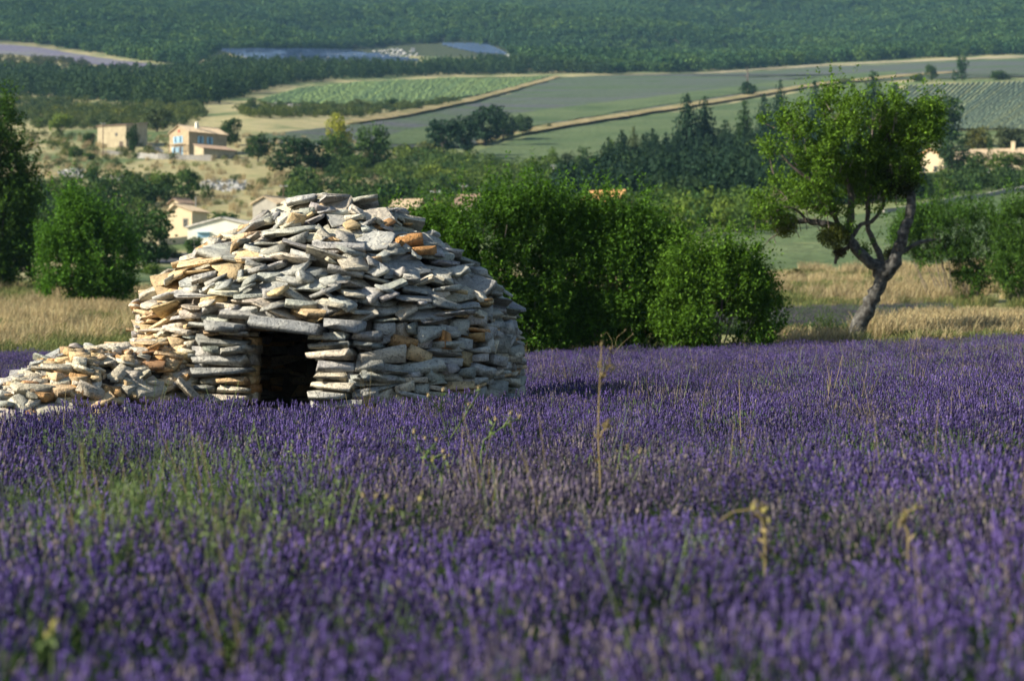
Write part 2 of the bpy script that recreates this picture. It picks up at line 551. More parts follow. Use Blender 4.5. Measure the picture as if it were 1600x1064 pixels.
f_rows = field('lavender_row_field', [(1412, 133), (1600, 127), (1800, 122), (1800, 205), (1600, 206), (1430, 206), (1420, 170)], M_VINEG, 0.15, 60, 70)
f_purp = field('purple_lavender_field', [(-250, 60), (10, 71), (60, 75), (150, 91), (290, 108), (262, 114), (130, 100), (20, 86), (-250, 80)], M_LAVFAR, 0.5, 30, 60)
f_band = field('green_lavender_field', [(800, 181), (900, 168), (1050, 150), (1150, 138), (1290, 121), (1400, 113), (1400, 120), (1290, 128), (1140, 151), (1000, 172), (850, 198), (790, 206), (690, 230), (560, 230), (640, 205)], M_GREENF, 0.7, 40, 100)
f_strip = field('dry_grass_strip', [(740, 226), (800, 211), (840, 201.5), (1000, 176), (1130, 156), (1290, 130), (1400, 120), (1500, 113), (1500, 115.5), (1400, 123.5), (1290, 134.5), (1130, 161.5), (1000, 182), (860, 205), (800, 216), (750, 230)], M_STRIP, 0.95, 40, 90)
f_strip2 = field('dry_grass_strip', [(868, 120.6), (878, 122.5), (800, 144.5), (740, 161), (640, 183), (560, 196), (530, 194), (640, 175), (740, 155), (800, 139)], M_STRIP, 0.95, 36, 24)
f_track = field('field_track', [(880, 119.5), (980, 116), (1100, 114.5), (1300, 101), (1600, 88), (1800, 80), (1800, 82), (1600, 90), (1300, 102.8), (1100, 116), (960, 117.6)], M_TRACK, 0.3, 24, 120)

def crop_rows(parent, polyA, polyB, n, width, height, color, nm='crop_row', seg=26, seed=1):
    """low hedged rows from edge A to edge B of a field, one object each"""
    rg = np.random.default_rng(seed)
    def along(poly, t):
        poly = np.array(poly, float)
        L = np.r_[0, np.cumsum(np.linalg.norm(np.diff(poly, axis=0), axis=1))]
        return np.array([np.interp(t * L[-1], L, poly[:, k]) for k in (0, 1)])
    for i in range(n):
        a = along(polyA, (i + 0.5) / n); bb = along(polyB, (i + 0.5) / n)
        pts = []
        for s in np.linspace(0, 1, seg):
            q = a + (bb - a) * s
            pts.append(P(q[0], q[1])[:])
        pts = np.array(pts)
        T = unit(np.gradient(pts, axis=0)); S = unit(np.cross(T, [0, 0, 1.0]))
        wv = width * rg.uniform(0.8, 1.2, seg)[:, None]; hv = height * rg.uniform(0.75, 1.25, seg)[:, None]
        up = np.array([0, 0, 1.0])
        prof = [pts - S * wv * 0.5 - up * 0.2, pts - S * wv * 0.38 + up * hv * 0.8, pts + up * hv * 1.05, pts + S * wv * 0.38 + up * hv * 0.75, pts + S * wv * 0.5 - up * 0.2]
        V = np.stack(prof, 1).reshape(-1, 3)
        k = len(prof)
        i0 = np.arange(seg - 1)[:, None] * k; j = np.arange(k - 1)[None, :]
        F = np.stack([i0 + j, i0 + j + 1, i0 + k + j + 1, i0 + k + j], -1).reshape(-1, 4)
        o = link(nm, mesh_np(nm, V, [F], M_CROPROW, None, False), parent)
        o.color = (*(np.array(color) * rg.uniform(0.85, 1.15)), 1)

crop_rows(f_rows, [(1420, 135), (1500, 132), (1600, 129), (1790, 124)], [(1395, 150), (1400, 180), (1425, 205), (1640, 205)], 46, 1.6, 0.65, (0.15, 0.185, 0.11), seg=64)
crop_rows(f_vine, [(466, 140), (560, 130), (700, 123.5), (857, 121.8)], [(402, 158), (420, 163), (560, 165), (640, 164), (742, 151), (800, 138)], 74, 2.2, 0.7, (0.15, 0.215, 0.075), seg=32)

# ------------------------------------------------------------------ tree kits
def ico(sub=1):
    bm = bmesh.new()
    bmesh.ops.create_icosphere(bm, subdivisions=sub, radius=1)
    V = np.array([v.co[:] for v in bm.verts]); F = np.array([[v.index for v in f.verts] for f in bm.faces])
    bm.free()
    return V, F
ICO1 = ico(1); ICO2 = ico(2)

def crown(blobs, n_clump, per, rc, leaf, rg, aspect=0.55, shell=0.55, up=0.25, core=0.0):
    """leaf clumps spread through a set of ellipsoids"""
    B = np.asarray(blobs, float)
    w = (B[:, 3] * B[:, 4] * B[:, 5]) ** 0.66
    k = rg.choice(len(B), n_clump, p=w / w.sum())
    D = unit(rg.normal(size=(n_clump, 3)))
    rad = shell + (1.05 - shell) * rg.random(n_clump) ** 0.6
    C = B[k, :3] + D * B[k, 3:] * rad[:, None]
    rcs = rc * rg.uniform(0.6, 1.4, n_clump)
    L = np.repeat(C, per, 0) + rg.normal(size=(n_clump * per, 3)) * np.repeat(rcs, per)[:, None] * np.array([1, 1, 0.75])
    N = np.repeat(D, per, 0) * 0.8 + rg.normal(size=(n_clump * per, 3)) * 0.75 + np.array([0, 0, up])
    return leaf_quads(L, N, leaf * rg.uniform(0.65, 1.35, n_clump * per), rg, aspect, fold=0.06)

def blobs_round(rg, n=9, flat=0.85, spread=0.55):
    out = [(0, 0, 0.50, 0.37, 0.37, 0.40)]
    for i in range(n):
        a = i * 2.4 + rg.uniform(-0.5, 0.5)
        rr = rg.uniform(0.18, 0.36) * spread / 0.55
        z = rg.uniform(0.22, 0.82)
        s = rg.uniform(0.15, 0.26)
        out.append((rr * math.cos(a), rr * math.sin(a), z, s, s, s * flat))
    return out

def trunk_mesh(rg, h, r, limbs=4, zsplit=0.3):
    mb = MB()
    p = [(0, 0, -0.06), (rg.uniform(-.01, .01), rg.uniform(-.01, .01), h * 0.5), (rg.uniform(-.02, .02), rg.uniform(-.02, .02), h)]
    mb.tube(p, [r * 1.3, r, r * 0.75], 6)
    for i in range(limbs):
        a = i * 6.28 / limbs + rg.uniform(-.4, .4)
        e = rg.uniform(0.18, 0.32)
        mb.tube([(0, 0, h * 0.85), (e * .4 * math.cos(a), e * .4 * math.sin(a), h + 0.12), (e * math.cos(a), e * math.sin(a), h + rg.uniform(0.25, 0.4))], [r * 0.6, r * 0.4, r * 0.15], 5)
    return mb

TREE = {}
def make_tree_kit():
    for i in range(5):        # round broadleaf, unit height and width
        rg = np.random.default_rng(100 + i)
        mb = MB(); V, F = crown(blobs_round(rg, 11), 330, 9, 0.034, 0.06, rg, 0.7); mb.add(V, F)
        cm = mb.mesh('crown', [M_FAR])
        TREE['round%d' % i] = (cm, trunk_mesh(rg, 0.3, 0.025).mesh('trunk', [M_BARK]))
    for i in range(3):        # loose taller broadleaf
        rg = np.random.default_rng(200 + i)
        bl = [(0, 0, 0.55, 0.26, 0.26, 0.38)] + [(rg.uniform(-.3, .3), rg.uniform(-.3, .3), rg.uniform(0.18, 0.85), s, s, s * 1.1) for s in rg.uniform(0.11, 0.2, 13)]
        mb = MB(); V, F = crown(bl, 300, 8, 0.034, 0.06, rg, 0.6); mb.add(V, F)
        TREE['loose%d' % i] = (mb.mesh('crown', [M_FAR]), trunk_mesh(rg, 0.3, 0.022, 5).mesh('trunk', [M_BARK]))
    for i in range(3):        # shrub, foliage to the ground
        rg = np.random.default_rng(300 + i)
        bl = [(0, 0, 0.42, 0.4, 0.4, 0.42)] + [(rg.uniform(-.32, .32), rg.uniform(-.32, .32), rg.uniform(0.2, 0.7), s, s, s) for s in rg.uniform(0.14, 0.26, 7)]
        mb = MB(); V, F = crown(bl, 220, 8, 0.045, 0.08, rg, 0.65); mb.add(V, F)
        TREE['shrub%d' % i] = (mb.mesh('foliage', [M_FAR]), trunk_mesh(rg, 0.15, 0.03, 5).mesh('stem', [M_BARK]))
    for i in range(4):        # cedar-like conifer with drooping whorls
        rg = np.random.default_rng(400 + i)
        C, N, S = [], [], []
        z = 0.10
        while z < 0.97:
            L = (1 - z) ** 0.75 * 0.56 * rg.uniform(0.7, 1.2) + 0.025
            nb = int(6 + 5 * (1 - z))
            a0 = rg.uniform(0, 6.28)
            for k in range(nb):
                a = a0 + k * 6.283 / nb + rg.uniform(-.25, .25)
                l = L * rg.uniform(0.6, 1.15)
                m_ = max(3, int(l * 40))
                for q in range(m_):
                    s = (q + rg.random()) / m_
                    C.append((math.cos(a) * l * s + rg.normal() * .012, math.sin(a) * l * s + rg.normal() * .012, z + 0.03 * s - 0.09 * s * s * (l / 0.4) + rg.normal() * .008))
                    N.append((math.cos(a) * 0.3, math.sin(a) * 0.3, 1.0)); S.append(0.062 * (1.1 - 0.5 * z))
            z += rg.uniform(0.03, 0.05)
        C = np.repeat(np.array(C), 2, 0); C[1::2, 2] -= 0.012; N = np.repeat(np.array(N), 2, 0) * 0.5 + rg.normal(size=C.shape) * 0.9
        V, F = leaf_quads(C, N, np.repeat(np.array(S), 2) * rg.uniform(.7, 1.4, len(C)), rg, 0.55)
        mb = MB().add(V, F)
        TREE['conifer%d' % i] = (mb.mesh('crown', [M_NEEDLE]), MB().tube([(0, 0, -0.05), (0, 0, 0.5), (0, 0, 0.99)], [0.022, 0.013, 0.003], 6).mesh('trunk', [M_BARK]))
    rg = np.random.default_rng(500)
    bl = [(0, 0, 0.5, 0.34, 0.34, 0.5), (0.05, 0, 0.3, 0.42, 0.42, 0.3), (0, 0.05, 0.72, 0.26, 0.26, 0.28)]
    V, F = crown(bl, 260, 6, 0.02, 0.06, rg, 0.4, shell=0.7)
    V[:, 0:2] *= 1.0
    TREE['cypress0'] = (MB().add(V, F).mesh('crown', [M_NEEDLE]), MB().tube([(0, 0, -0.05), (0, 0, 0.3)], [0.05, 0.04], 6).mesh('trunk', [M_BARK]))
    for i in range(3):        # umbrella pine with flat plates
        rg = np.random.default_rng(600 + i)
        bl = [(rg.uniform(-.3, .3), rg.uniform(-.3, .3), rg.uniform(0.45, 0.9), s, s, s * 0.55) for s in rg.uniform(0.13, 0.24, 11)]
        V, F = crown(bl, 190, 8, 0.03, 0.06, rg, 0.5)
        TREE['pine%d' % i] = (MB().add(V, F).mesh('crown', [M_NEEDLE]), trunk_mesh(rg, 0.42, 0.022, 6).mesh('trunk', [M_BARK]))
make_tree_kit()

def put_tree(kind, name, label, cat, u, row, h, w, color, d=None, group=None, seed=0):
    p = at(u, d) if d else P(u, row)
    px = F_PX / p.y
    hh, ww = h / px, w / px
    t = thing(name, label, cat, p, seed * 1.7 + u * 0.37, group)
    cr, tr = TREE[kind]
    for me_ in (cr, tr):
        o = link(me_.name.split('.')[0], me_, t)
        o.scale = (ww, ww, hh)
        if me_ is cr: o.color = (*color, 1)
    return t

G_DARK = (0.038, 0.074, 0.022); G_MID = (0.065, 0.12, 0.028); G_LIGHT = (0.10, 0.16, 0.04); G_BLUE = (0.030, 0.062, 0.034); G_GREY = (0.07, 0.10, 0.05); G_YEL = (0.145, 0.185, 0.04); G_PALE = (0.11, 0.14, 0.045)

# ------------------------------------------------------------------ far woods (stuff)
def wood_sources(prefix, kinds, nleaf, lsize):
    out = []
    for i, k in enumerate(kinds):
        rg = np.random.default_rng(700 + i)
        if k == 'b':
            bl = [(0, 0, 0.5, 0.42, 0.42, 0.42)] + [(rg.uniform(-.3, .3), rg.uniform(-.3, .3), rg.uniform(0.3, 0.8), s, s, s) for s in rg.uniform(0.15, 0.25, 5)]
            V, F = crown(bl, nleaf // 5, 5, 0.05, lsize, rg, 0.75, shell=0.75, up=0.5)
        else:
            bl = [(0, 0, 0.35, 0.36, 0.36, 0.3), (0, 0, 0.6, 0.24, 0.24, 0.3), (0.03, 0, 0.82, 0.12, 0.12, 0.18)] + [(rg.uniform(-.25, .25), rg.uniform(-.25, .25), rg.uniform(0.3, 0.7), .16, .16, .1) for _ in range(4)]
            V, F = crown(bl, nleaf // 5, 5, 0.04, lsize, rg, 0.6, shell=0.7, up=0.4)
        mb = MB().add(V, F)
        out.append(source(prefix, mb.mesh(prefix, [M_FAR if k == 'b' else M_NEEDLE])))
    return out

def wood(name, poly, spacing, hrange, wfac, srcs, color, drange, seed, weights=None, jitter=0.9, keep=1.0, sink=0.08, clump=None):
    rg = np.random.default_rng(seed)
    d0, d1 = drange
    us = [p[0] for p in poly]
    x0, x1 = (min(us) - U0) / F_PX, (max(us) - U0) / F_PX
    xa, xb = min(x0 * d0, x0 * d1), max(x1 * d0, x1 * d1)
    gx = np.arange(xa, xb, spacing); gy = np.arange(d0, d1, spacing)
    X, Y = np.meshgrid(gx, gy)
    X = (X + rg.uniform(-.5, .5, X.shape) * spacing * jitter).ravel(); Y = (Y + rg.uniform(-.5, .5, Y.shape) * spacing * jitter).ravel()
    Z = H(X, Y)
    u, v = proj(X, Y, Z)
    ok = in_poly(u, v, poly)
    if keep < 1: ok &= rg.random(len(X)) < keep
    if clump: ok &= fbm(X / clump, Y / clump, seed) > 0.45
    X, Y, Z = X[ok], Y[ok], Z[ok]
    n = len(X)
    h = rg.uniform(*hrange, n) * (0.8 + 0.5 * fbm(X / 60, Y / 60, seed + 5))
    w = h * wfac * rg.uniform(0.8, 1.25, n)
    var = rg.choice(len(srcs), n, p=weights)
    o = scatter(name, np.stack([X, Y, Z - h * sink], 1), rg.uniform(0, 6.28, n), np.stack([w, w, h], 1), var, srcs, color)
    return o

SRC_B = wood_sources('broad_tree', 'bbb', 260, 0.14)
SRC_P = wood_sources('pine_tree', 'ppb', 280, 0.11)
mtn = [(-400, 50), (0, 64), (70, 70), (160, 86), (250, 99), (300, 104), (345, 79), (560, 78), (650, 71), (720, 67), (790, 78), (805, 92), (870, 113), (960, 115), (1100, 113), (1300, 99), (1450, 92), (1600, 85), (2000, 64), (2000, -45), (-400, -45)]
wood('forest', mtn, 7.8, (6.5, 11), 1.05, SRC_B + SRC_P[:1], (0.050, 0.105, 0.040), (1250, 2900), 11, [0.3, 0.3, 0.25, 0.15])
band = [(-200, 152), (0, 150), (110, 156), (230, 168), (310, 166), (345, 158), (400, 146), (460, 131), (560, 123), (700, 118), (860, 116), (960, 116), (810, 104), (795, 103), (700, 109), (640, 114), (560, 113), (430, 112), (345, 107), (300, 116), (240, 122), (140, 124), (60, 120), (-200, 118)]
wood('pine_wood', band, 6.6, (7, 11), 0.75, SRC_P, (0.036, 0.070, 0.030), (780, 1600), 12, [0.4, 0.35, 0.25])
wood('pine_wood_edge', [(640, 113), (655, 105), (720, 99), (790, 97), (810, 104), (800, 108), (700, 112)], 9, (4, 6), 0.9, SRC_P, (0.03, 0.05, 0.022), (900, 1600), 13, [0.3, 0.3, 0.4])
SRC_S = wood_sources('scrub_bush', 'bbb', 420, 0.095)
wood('scrub', [(-100, 200), (300, 205), (330, 176), (300, 168), (230, 170), (100, 160), (-100, 155)], 5.0, (1.5, 4), 1.2, SRC_S, (0.07, 0.10, 0.04), (500, 1000), 14, clump=22)
wood('scrub', [(-100, 120), (60, 121), (190, 118), (120, 98), (-100, 84)], 9.0, (2, 5), 1.2, SRC_S, (0.05, 0.065, 0.03), (900, 1600), 15, clump=40)
wood('scrub', [(385, 166), (560, 168), (640, 167), (742, 154), (700, 166), (600, 183), (400, 186), (370, 178)], 4.6, (1.2, 3.6), 1.2, SRC_S, (0.07, 0.10, 0.036), (600, 1100), 16, clump=20)
wood('scrub', [(-100, 205), (240, 212), (250, 245), (370, 252), (500, 268), (560, 280), (420, 300), (-100, 305)], 5.0, (0.7, 2.2), 1.4, SRC_S, (0.075, 0.105, 0.036), (330, 640), 17, clump=18, keep=.6)
wood('scrub_wood', [(505, 272), (560, 252), (640, 244), (760, 258), (900, 268), (960, 280), (900, 300), (760, 330), (560, 335), (430, 330), (440, 305)], 4.2, (0.8, 4.6), 1.15, SRC_S, (0.066, 0.112, 0.034), (250, 620), 18, clump=13)
wood('hedge_wood', [(880, 296), (960, 288), (1100, 272), (1260, 262), (1420, 260), (1420, 318), (1300, 322), (1180, 334), (1000, 338), (860, 330)], 3.4, (4, 7.5), 0.75, SRC_P + SRC_S[:1], (0.020, 0.044, 0.024), (250, 520), 19, [0.3, 0.3, 0.2, 0.2])
wood('hedge_wood', [(1430, 300), (1500, 290), (1800, 276), (1800, 286), (1600, 295), (1500, 306), (1380, 322), (1380, 308)], 3.2, (2.0, 4.0), 0.95, SRC_S + SRC_P[:1], (0.04, 0.075, 0.028), (240, 460), 20)
wood('village_trees', [(-200, 300), (250, 300), (300, 312), (420, 300), (640, 312), (660, 335), (460, 335), (440, 316), (330, 318), (240, 325), (230, 372), (150, 395), (-200, 400)], 4.4, (2.6, 6), 0.85, SRC_S, (0.048, 0.088, 0.026), (190, 420), 21, clump=14)
wood('village_trees', [(640, 345), (900, 335), (1180, 338), (1240, 352), (1160, 372), (900, 380), (640, 380)], 4.4, (2.4, 5), 0.9, SRC_S, (0.065, 0.115, 0.03), (190, 330), 22, keep=0.75)

# ------------------------------------------------------------------ solar farm
m, nt, b = new_mat('solar_glass')
nz = noise(nt, 0.9, 2, 'World')
rr_ = ramp(nt, nz.outputs[0], [(0.35, (0.028, 0.05, 0.092)), (0.65, (0.05, 0.078, 0.125))])
nt.links.new(rr_.outputs[0], b.inputs['Base Color']); b.inputs['Roughness'].default_value = 0.35; b.inputs['Specular IOR Level'].default_value = 0.5
M_SOLAR = m
M_STEEL = simple_mat('galvanised_steel', (0.34, 0.35, 0.36), (0.46, 0.47, 0.48), 3, 0.5)
def solar_row(ua, ub, va, vb, label):
    p0, p1 = P(ua, va), P(ub, vb)
    n = max(2, int((p1 - p0).length / 9))
    mb = MB()
    for k in range(n):
        for a_, b_ in (((k + 0.06) / n, (k + 0.94) / n),):
            ux0, ux1 = ua + (ub - ua) * a_, ua + (ub - ua) * b_
            q0 = P(ux0, va + (vb - va) * a_); q1 = P(ux1, va + (vb - va) * b_)
            f0 = np.array([[q0.x, q0.y, q0.z + 0.6], [q1.x, q1.y, q1.z + 0.6], [q1.x, q1.y + 2.9, q1.z + 2.9], [q0.x, q0.y + 2.9, q0.z + 2.9]])
            nrm = np.array([0, 0.05, -0.07])
            V = np.vstack([f0, f0 + nrm])
            mb.add(V, [(0, 1, 2, 3), (4, 7, 6, 5), (0, 4, 5, 1), (1, 5, 6, 2), (2, 6, 7, 3), (3, 7, 4, 0)], 0)
            for q in (q0, q1):
                sx = 0.4 if q is q0 else -0.4
                mb.box(q.x + sx - .08, q.x + sx + .08, q.y + 1.4, q.y + 1.56, q.z - 0.8, q.z + 1.65, 1)
    rail = [P(ua + (ub - ua) * t, va + (vb - va) * t) + Vector((0, 1.48, 1.6)) for t in np.linspace(0, 1, n + 1)]
    mb.tube([p[:] for p in rail], [.1] * len(rail), 4, 1)
    return tag(mb.build('solar_panel_row', [M_SOLAR, M_STEEL]), label, 'solar panels', 'rows of solar panels on the far hillside')
ORD = ['first', 'second', 'third', 'fourth', 'fifth', 'sixth', 'seventh', 'eighth']
for k, v in enumerate(np.linspace(97.5, 81.5, 8)):
    t = (97.5 - v) / 16
    solar_row(346 + (1 - t) * 45, 655 - t * 105, v - 1.2 * (1 - t), v + 0.5 * (1 - t), 'blue solar panel row, ' + ORD[k] + ' from the front of the long lower solar farm')
for k, v in enumerate(np.linspace(87, 72, 7)):
    t = (87 - v) / 15
    o = solar_row(740 - t * 50, 792 - t * 30, v - 2.5 * (1 - t), v, 'blue solar panel row, ' + ORD[k] + ' from the front of the short upper solar farm')
M_WHITE = simple_mat('white_paint', (0.72, 0.71, 0.68), (0.82, 0.81, 0.78), 3, 0.6)
def hut_box(u, row, w, h, label, mat):
    p = P(u, row); s = F_PX / p.y
    W, Hh = w / s, h / s
    mb = MB().box(-W / 2, W / 2, 0, W * 0.7, -1, Hh).box(-W * .55, W * .55, -W * .05, W * .75, Hh, Hh * 1.08).box(-W * .15, W * .15, -0.06, 0.0, 0, Hh * .7)
    return tag(mb.build('transformer_cabin', mat, loc=p), label, 'cabin')
hut_box(793, 91, 8, 6, 'tiny white transformer cabin at the end of the upper solar farm', M_WHITE)
M_GREYC = simple_mat('grey_render', (0.2, 0.2, 0.19), (0.28, 0.28, 0.27), 2, 0.8)
hut_box(645, 80, 6, 5, 'tiny grey transformer cabin between the two solar farms', M_GREYC)

# ------------------------------------------------------------------ buildings
def plaster(name, c, amt=0.22, scale=0.9):
    c = np.array(c)
    return simple_mat(name, tuple(c * (1 - amt)), tuple(c * (1 + amt)), scale, 0.9, 0.3, 0.03, detail=9, lo=0.3, hi=0.7)
M_FARM = plaster('farm_stone', (0.33, 0.26, 0.165)); M_BARN = plaster('barn_stone', (0.38, 0.32, 0.21)); M_BEIGE = plaster('beige_render', (0.55, 0.45, 0.29), 0.1)
M_SHED = plaster('white_render', (0.66, 0.64, 0.54), 0.07); M_GREYST = plaster('grey_stone', (0.30, 0.28, 0.24)); M_WALLST = plaster('dry_wall_stone', (0.24, 0.23, 0.21), 0.4, 3)
M_BLUE = simple_mat('blue_paint', (0.22, 0.40, 0.55), (0.30, 0.48, 0.62), 2, 0.6); M_RED = simple_mat('red_paint', (0.3, 0.05, 0.03), (0.4, 0.07, 0.04), 2, 0.6)
M_WOOD = simple_mat('dark_timber', (0.07, 0.045, 0.03), (0.12, 0.08, 0.05), 3, 0.8)
m, nt, b = new_mat('window_glass'); b.inputs['Base Color'].default_value = (0.015, 0.02, 0.025, 1); b.inputs['Roughness'].default_value = 0.12; b.inputs['Specular IOR Level'].default_value = 0.5
nzg = noise(nt, 1.5, 2); rg_ = ramp(nt, nzg.outputs[0], [(0.3, (0.01, 0.014, 0.018)), (0.7, (0.03, 0.035, 0.04))]); nt.links.new(rg_.outputs[0], b.inputs['Base Color'])
M_GLASS = m
def tile_mat(name, c):
    m, nt, b = new_mat(name)
    c = np.array(c)
    tc = nd(nt, 'ShaderNodeTexCoord')
    wv = nd(nt, 'ShaderNodeTexWave'); wv.inputs['Scale'].default_value = 1.6; wv.inputs['Distortion'].default_value = 0.4; wv.bands_direction = 'X'
    nt.links.new(tc.outputs['UV'], wv.inputs['Vector'])
    nz = noise(nt, 2.2, 6)
    r = ramp(nt, nz.outputs[0], [(0.3, tuple(c * 0.6)), (0.5, tuple(c)), (0.7, tuple(c * np.array([1.25, 1.2, 1.15])))])
    nt.links.new(r.outputs[0], b.inputs['Base Color'])
    return m
M_TILE = tile_mat('clay_tiles', (0.44, 0.345, 0.23)); M_TILEO = tile_mat('orange_tiles', (0.52, 0.29, 0.12)); M_TILEB = tile_mat('weathered_tiles', (0.25, 0.18, 0.13)); M_SHEET = tile_mat('fibre_sheet', (0.42, 0.40, 0.35))

def slab(mb, quad, th, mat=0):
    q = np.array(quad, float)
    n = np.cross(q[1] - q[0], q[3] - q[0]); n /= np.linalg.norm(n)
    V = np.vstack([q, q - n * th])
    mb.add(V, [(0, 1, 2, 3), (4, 7, 6, 5), (0, 4, 5, 1), (1, 5, 6, 2), (2, 6, 7, 3), (3, 7, 4, 0)], mat)

def tile_courses(mb, e0, e1, r1, r0, th=0.1):
    """a pitched roof built of overlapping rows of half-round tiles: one ridged strip per tile line"""
    e0, e1, r0, r1 = [np.array(p, float) for p in (e0, e1, r0, r1)]
    W = np.linalg.norm(e1 - e0); n = max(4, int(W / 0.45))
    slab(mb, [e0, e1, r1, r0], th)
    nrm = np.cross(e1 - e0, r0 - e0); nrm /= np.linalg.norm(nrm)
    for i in range(n):
        a, c, bb = (i + 0.1) / n, (i + 0.5) / n, (i + 0.9) / n
        p = lambda t, s: (e0 + (e1 - e0) * t) * (1 - s) + (r0 + (r1 - r0) * t) * s
        V = []
        for s in (0.0, 1.0):
            V += [p(a, s) + nrm * 0.01, p(c, s) + nrm * 0.12, p(bb, s) + nrm * 0.01]
        mb.add(V, [(0, 1, 4, 3), (1, 2, 5, 4)])
        mb.add([V[0], V[2], V[1]], [(0, 1, 2)])

def add_window(parent, face, s, z, w, h, w_l=None, shutters=None, door=False, w_house=0):
    """face 'front' (y = 0 looking -y), 'right' (x = 0 looking +x) or 'left' (x = -w_house)"""
    if face == 'front': tf = lambda V: np.stack([V[:, 0], -V[:, 1], V[:, 2]], 1)
    elif face == 'right': tf = lambda V: np.stack([V[:, 1], V[:, 0], V[:, 2]], 1)
    else: tf = lambda V: np.stack([-w_house - V[:, 1], V[:, 0], V[:, 2]], 1)
    fr = MB(); f = 0.08
    fr.box(s - w / 2 - f, s + w / 2 + f, 0.0, 0.09, z - f, z, tf=tf).box(s - w / 2 - f, s + w / 2 + f, 0.0, 0.07, z + h, z + h + f, tf=tf)
    fr.box(s - w / 2 - f, s - w / 2, 0.0, 0.07, z, z + h, tf=tf).box(s + w / 2, s + w / 2 + f, 0.0, 0.07, z, z + h, tf=tf)
    fr.box(s - 0.03, s + 0.03, 0.0, 0.05, z, z + h, tf=tf)
    fo = fr.build('door' if door else 'window', [M_GREYST if shutters is None else M_BLUE], parent)
    MB().box(s - w / 2, s + w / 2, 0.004, 0.02, z, z + h, tf=tf).build('pane', [M_GLASS if not door else M_WOOD], fo)
    if shutters:
        for sg in (-1, 1):
            c = s + sg * (w / 2 + f + w * 0.3)
            MB().box(c - w * .29, c + w * .29, 0.02, 0.08, z - 0.05, z + h + 0.05, tf=tf).box(c - w * .2, c + w * .2, 0.08, 0.1, z + h * .2, z + h * .26, tf=tf).box(c - w * .2, c + w * .2, 0.08, 0.1, z + h * .74, z + h * .8, tf=tf).build('shutter', [shutters], parent)

def gable_house(name, label, cat, loc, yaw, w, l, eave, ridge, wall, roof, over=0.35, base=-2.5, shift=0.5, group=None):
    """right-front corner at loc; gable end faces -y before turning by yaw"""
    t = thing(name, label, cat, loc, yaw, group)
    xr = -w * (1 - shift)
    mb = MB()
    mb.add([(-w, 0, base), (0, 0, base), (0, 0, eave), (xr, 0, ridge), (-w, 0, eave)], [(0, 1, 2, 3, 4)])
    mb.add([(-w, l, base), (0, l, base), (0, l, eave), (xr, l, ridge), (-w, l, eave)], [(4, 3, 2, 1, 0)])
    mb.add([(0, 0, base), (0, l, base), (0, l, eave), (0, 0, eave)], [(0, 1, 2, 3)])
    mb.add([(-w, 0, base), (-w, 0, eave), (-w, l, eave), (-w, l, base)], [(0, 1, 2, 3)])
    mb.build('wall', [wall], t)
    sl = (ridge - eave) / (w * (1 - shift)); sl2 = (ridge - eave) / (w * shift)
    rf = MB(); o = over; k = 0.14
    tile_courses(rf, (o, -o, eave - o * sl + k), (o, l + o, eave - o * sl + k), (xr, l + o, ridge + k), (xr, -o, ridge + k))
    tile_courses(rf, (-w - o, l + o, eave - o * sl2 + k), (-w - o, -o, eave - o * sl2 + k), (xr, -o, ridge + k), (xr, l + o, ridge + k))
    rf.tube([(xr, -o, ridge + k + .05), (xr, l + o, ridge + k + .05)], [.13, .13], 6)
    ro = rf.build('roof', [roof], t)
    return t, ro

def chimney(parent, x, y, z0, z1, s=0.35, mat=None):
    mb = MB().box(x - s, x + s, y - s, y + s, z0, z1).box(x - s * 1.2, x + s * 1.2, y - s * 1.2, y + s * 1.2, z1, z1 + 0.12).box(x - s * .6, x + s * .6, y - s * .6, y + s * .6, z1 + .12, z1 + .3)
    return mb.build('chimney', [mat or M_BEIGE], parent)

# farmhouse with blue shutters
loc = P(295, 243)
t, ro = gable_house('farmhouse', 'two storey stone farmhouse with pale blue shutters on the dry hillside', 'farmhouse', loc, R(-42), 6.9, 11.2, 5.3, 6.9, M_FARM, M_TILE)
for sx in (-4.6, -2.9): add_window(t, 'front', sx, 3.0, 0.62, 1.4, shutters=M_BLUE)
for sx in (-5.0, -3.0): add_window(t, 'front', sx, 0.1, 0.75, 1.9, shutters=M_BLUE, door=sx > -4)
for sy in (3.4, 6.1): add_window(t, 'right', sy, 2.9, 0.7, 1.5, shutters=M_BLUE)
MB().box(-3.75, -3.15, -0.06, 0, 5.35, 5.95).box(-3.6, -3.3, -0.09, -0.06, 5.5, 5.8).build('gable_ornament', [M_RED], t)
pg = MB()
for x in (-4.6, -2.3, -0.2):
    pg.box(x - .06, x + .06, -2.05, -1.93, -0.5, 2.2)
for k in range(12): pg.box(-4.7 + k * .41, -4.62 + k * .41, -2.1, 0, 2.26, 2.34)
pg.box(-4.75, -0.05, -2.07, -1.93, 2.2, 2.26)
pg.build('pergola', [M_WOOD], t)
chimney(ro, -2.3, 4.2, 5.6, 7.7, 0.3, M_SHED)
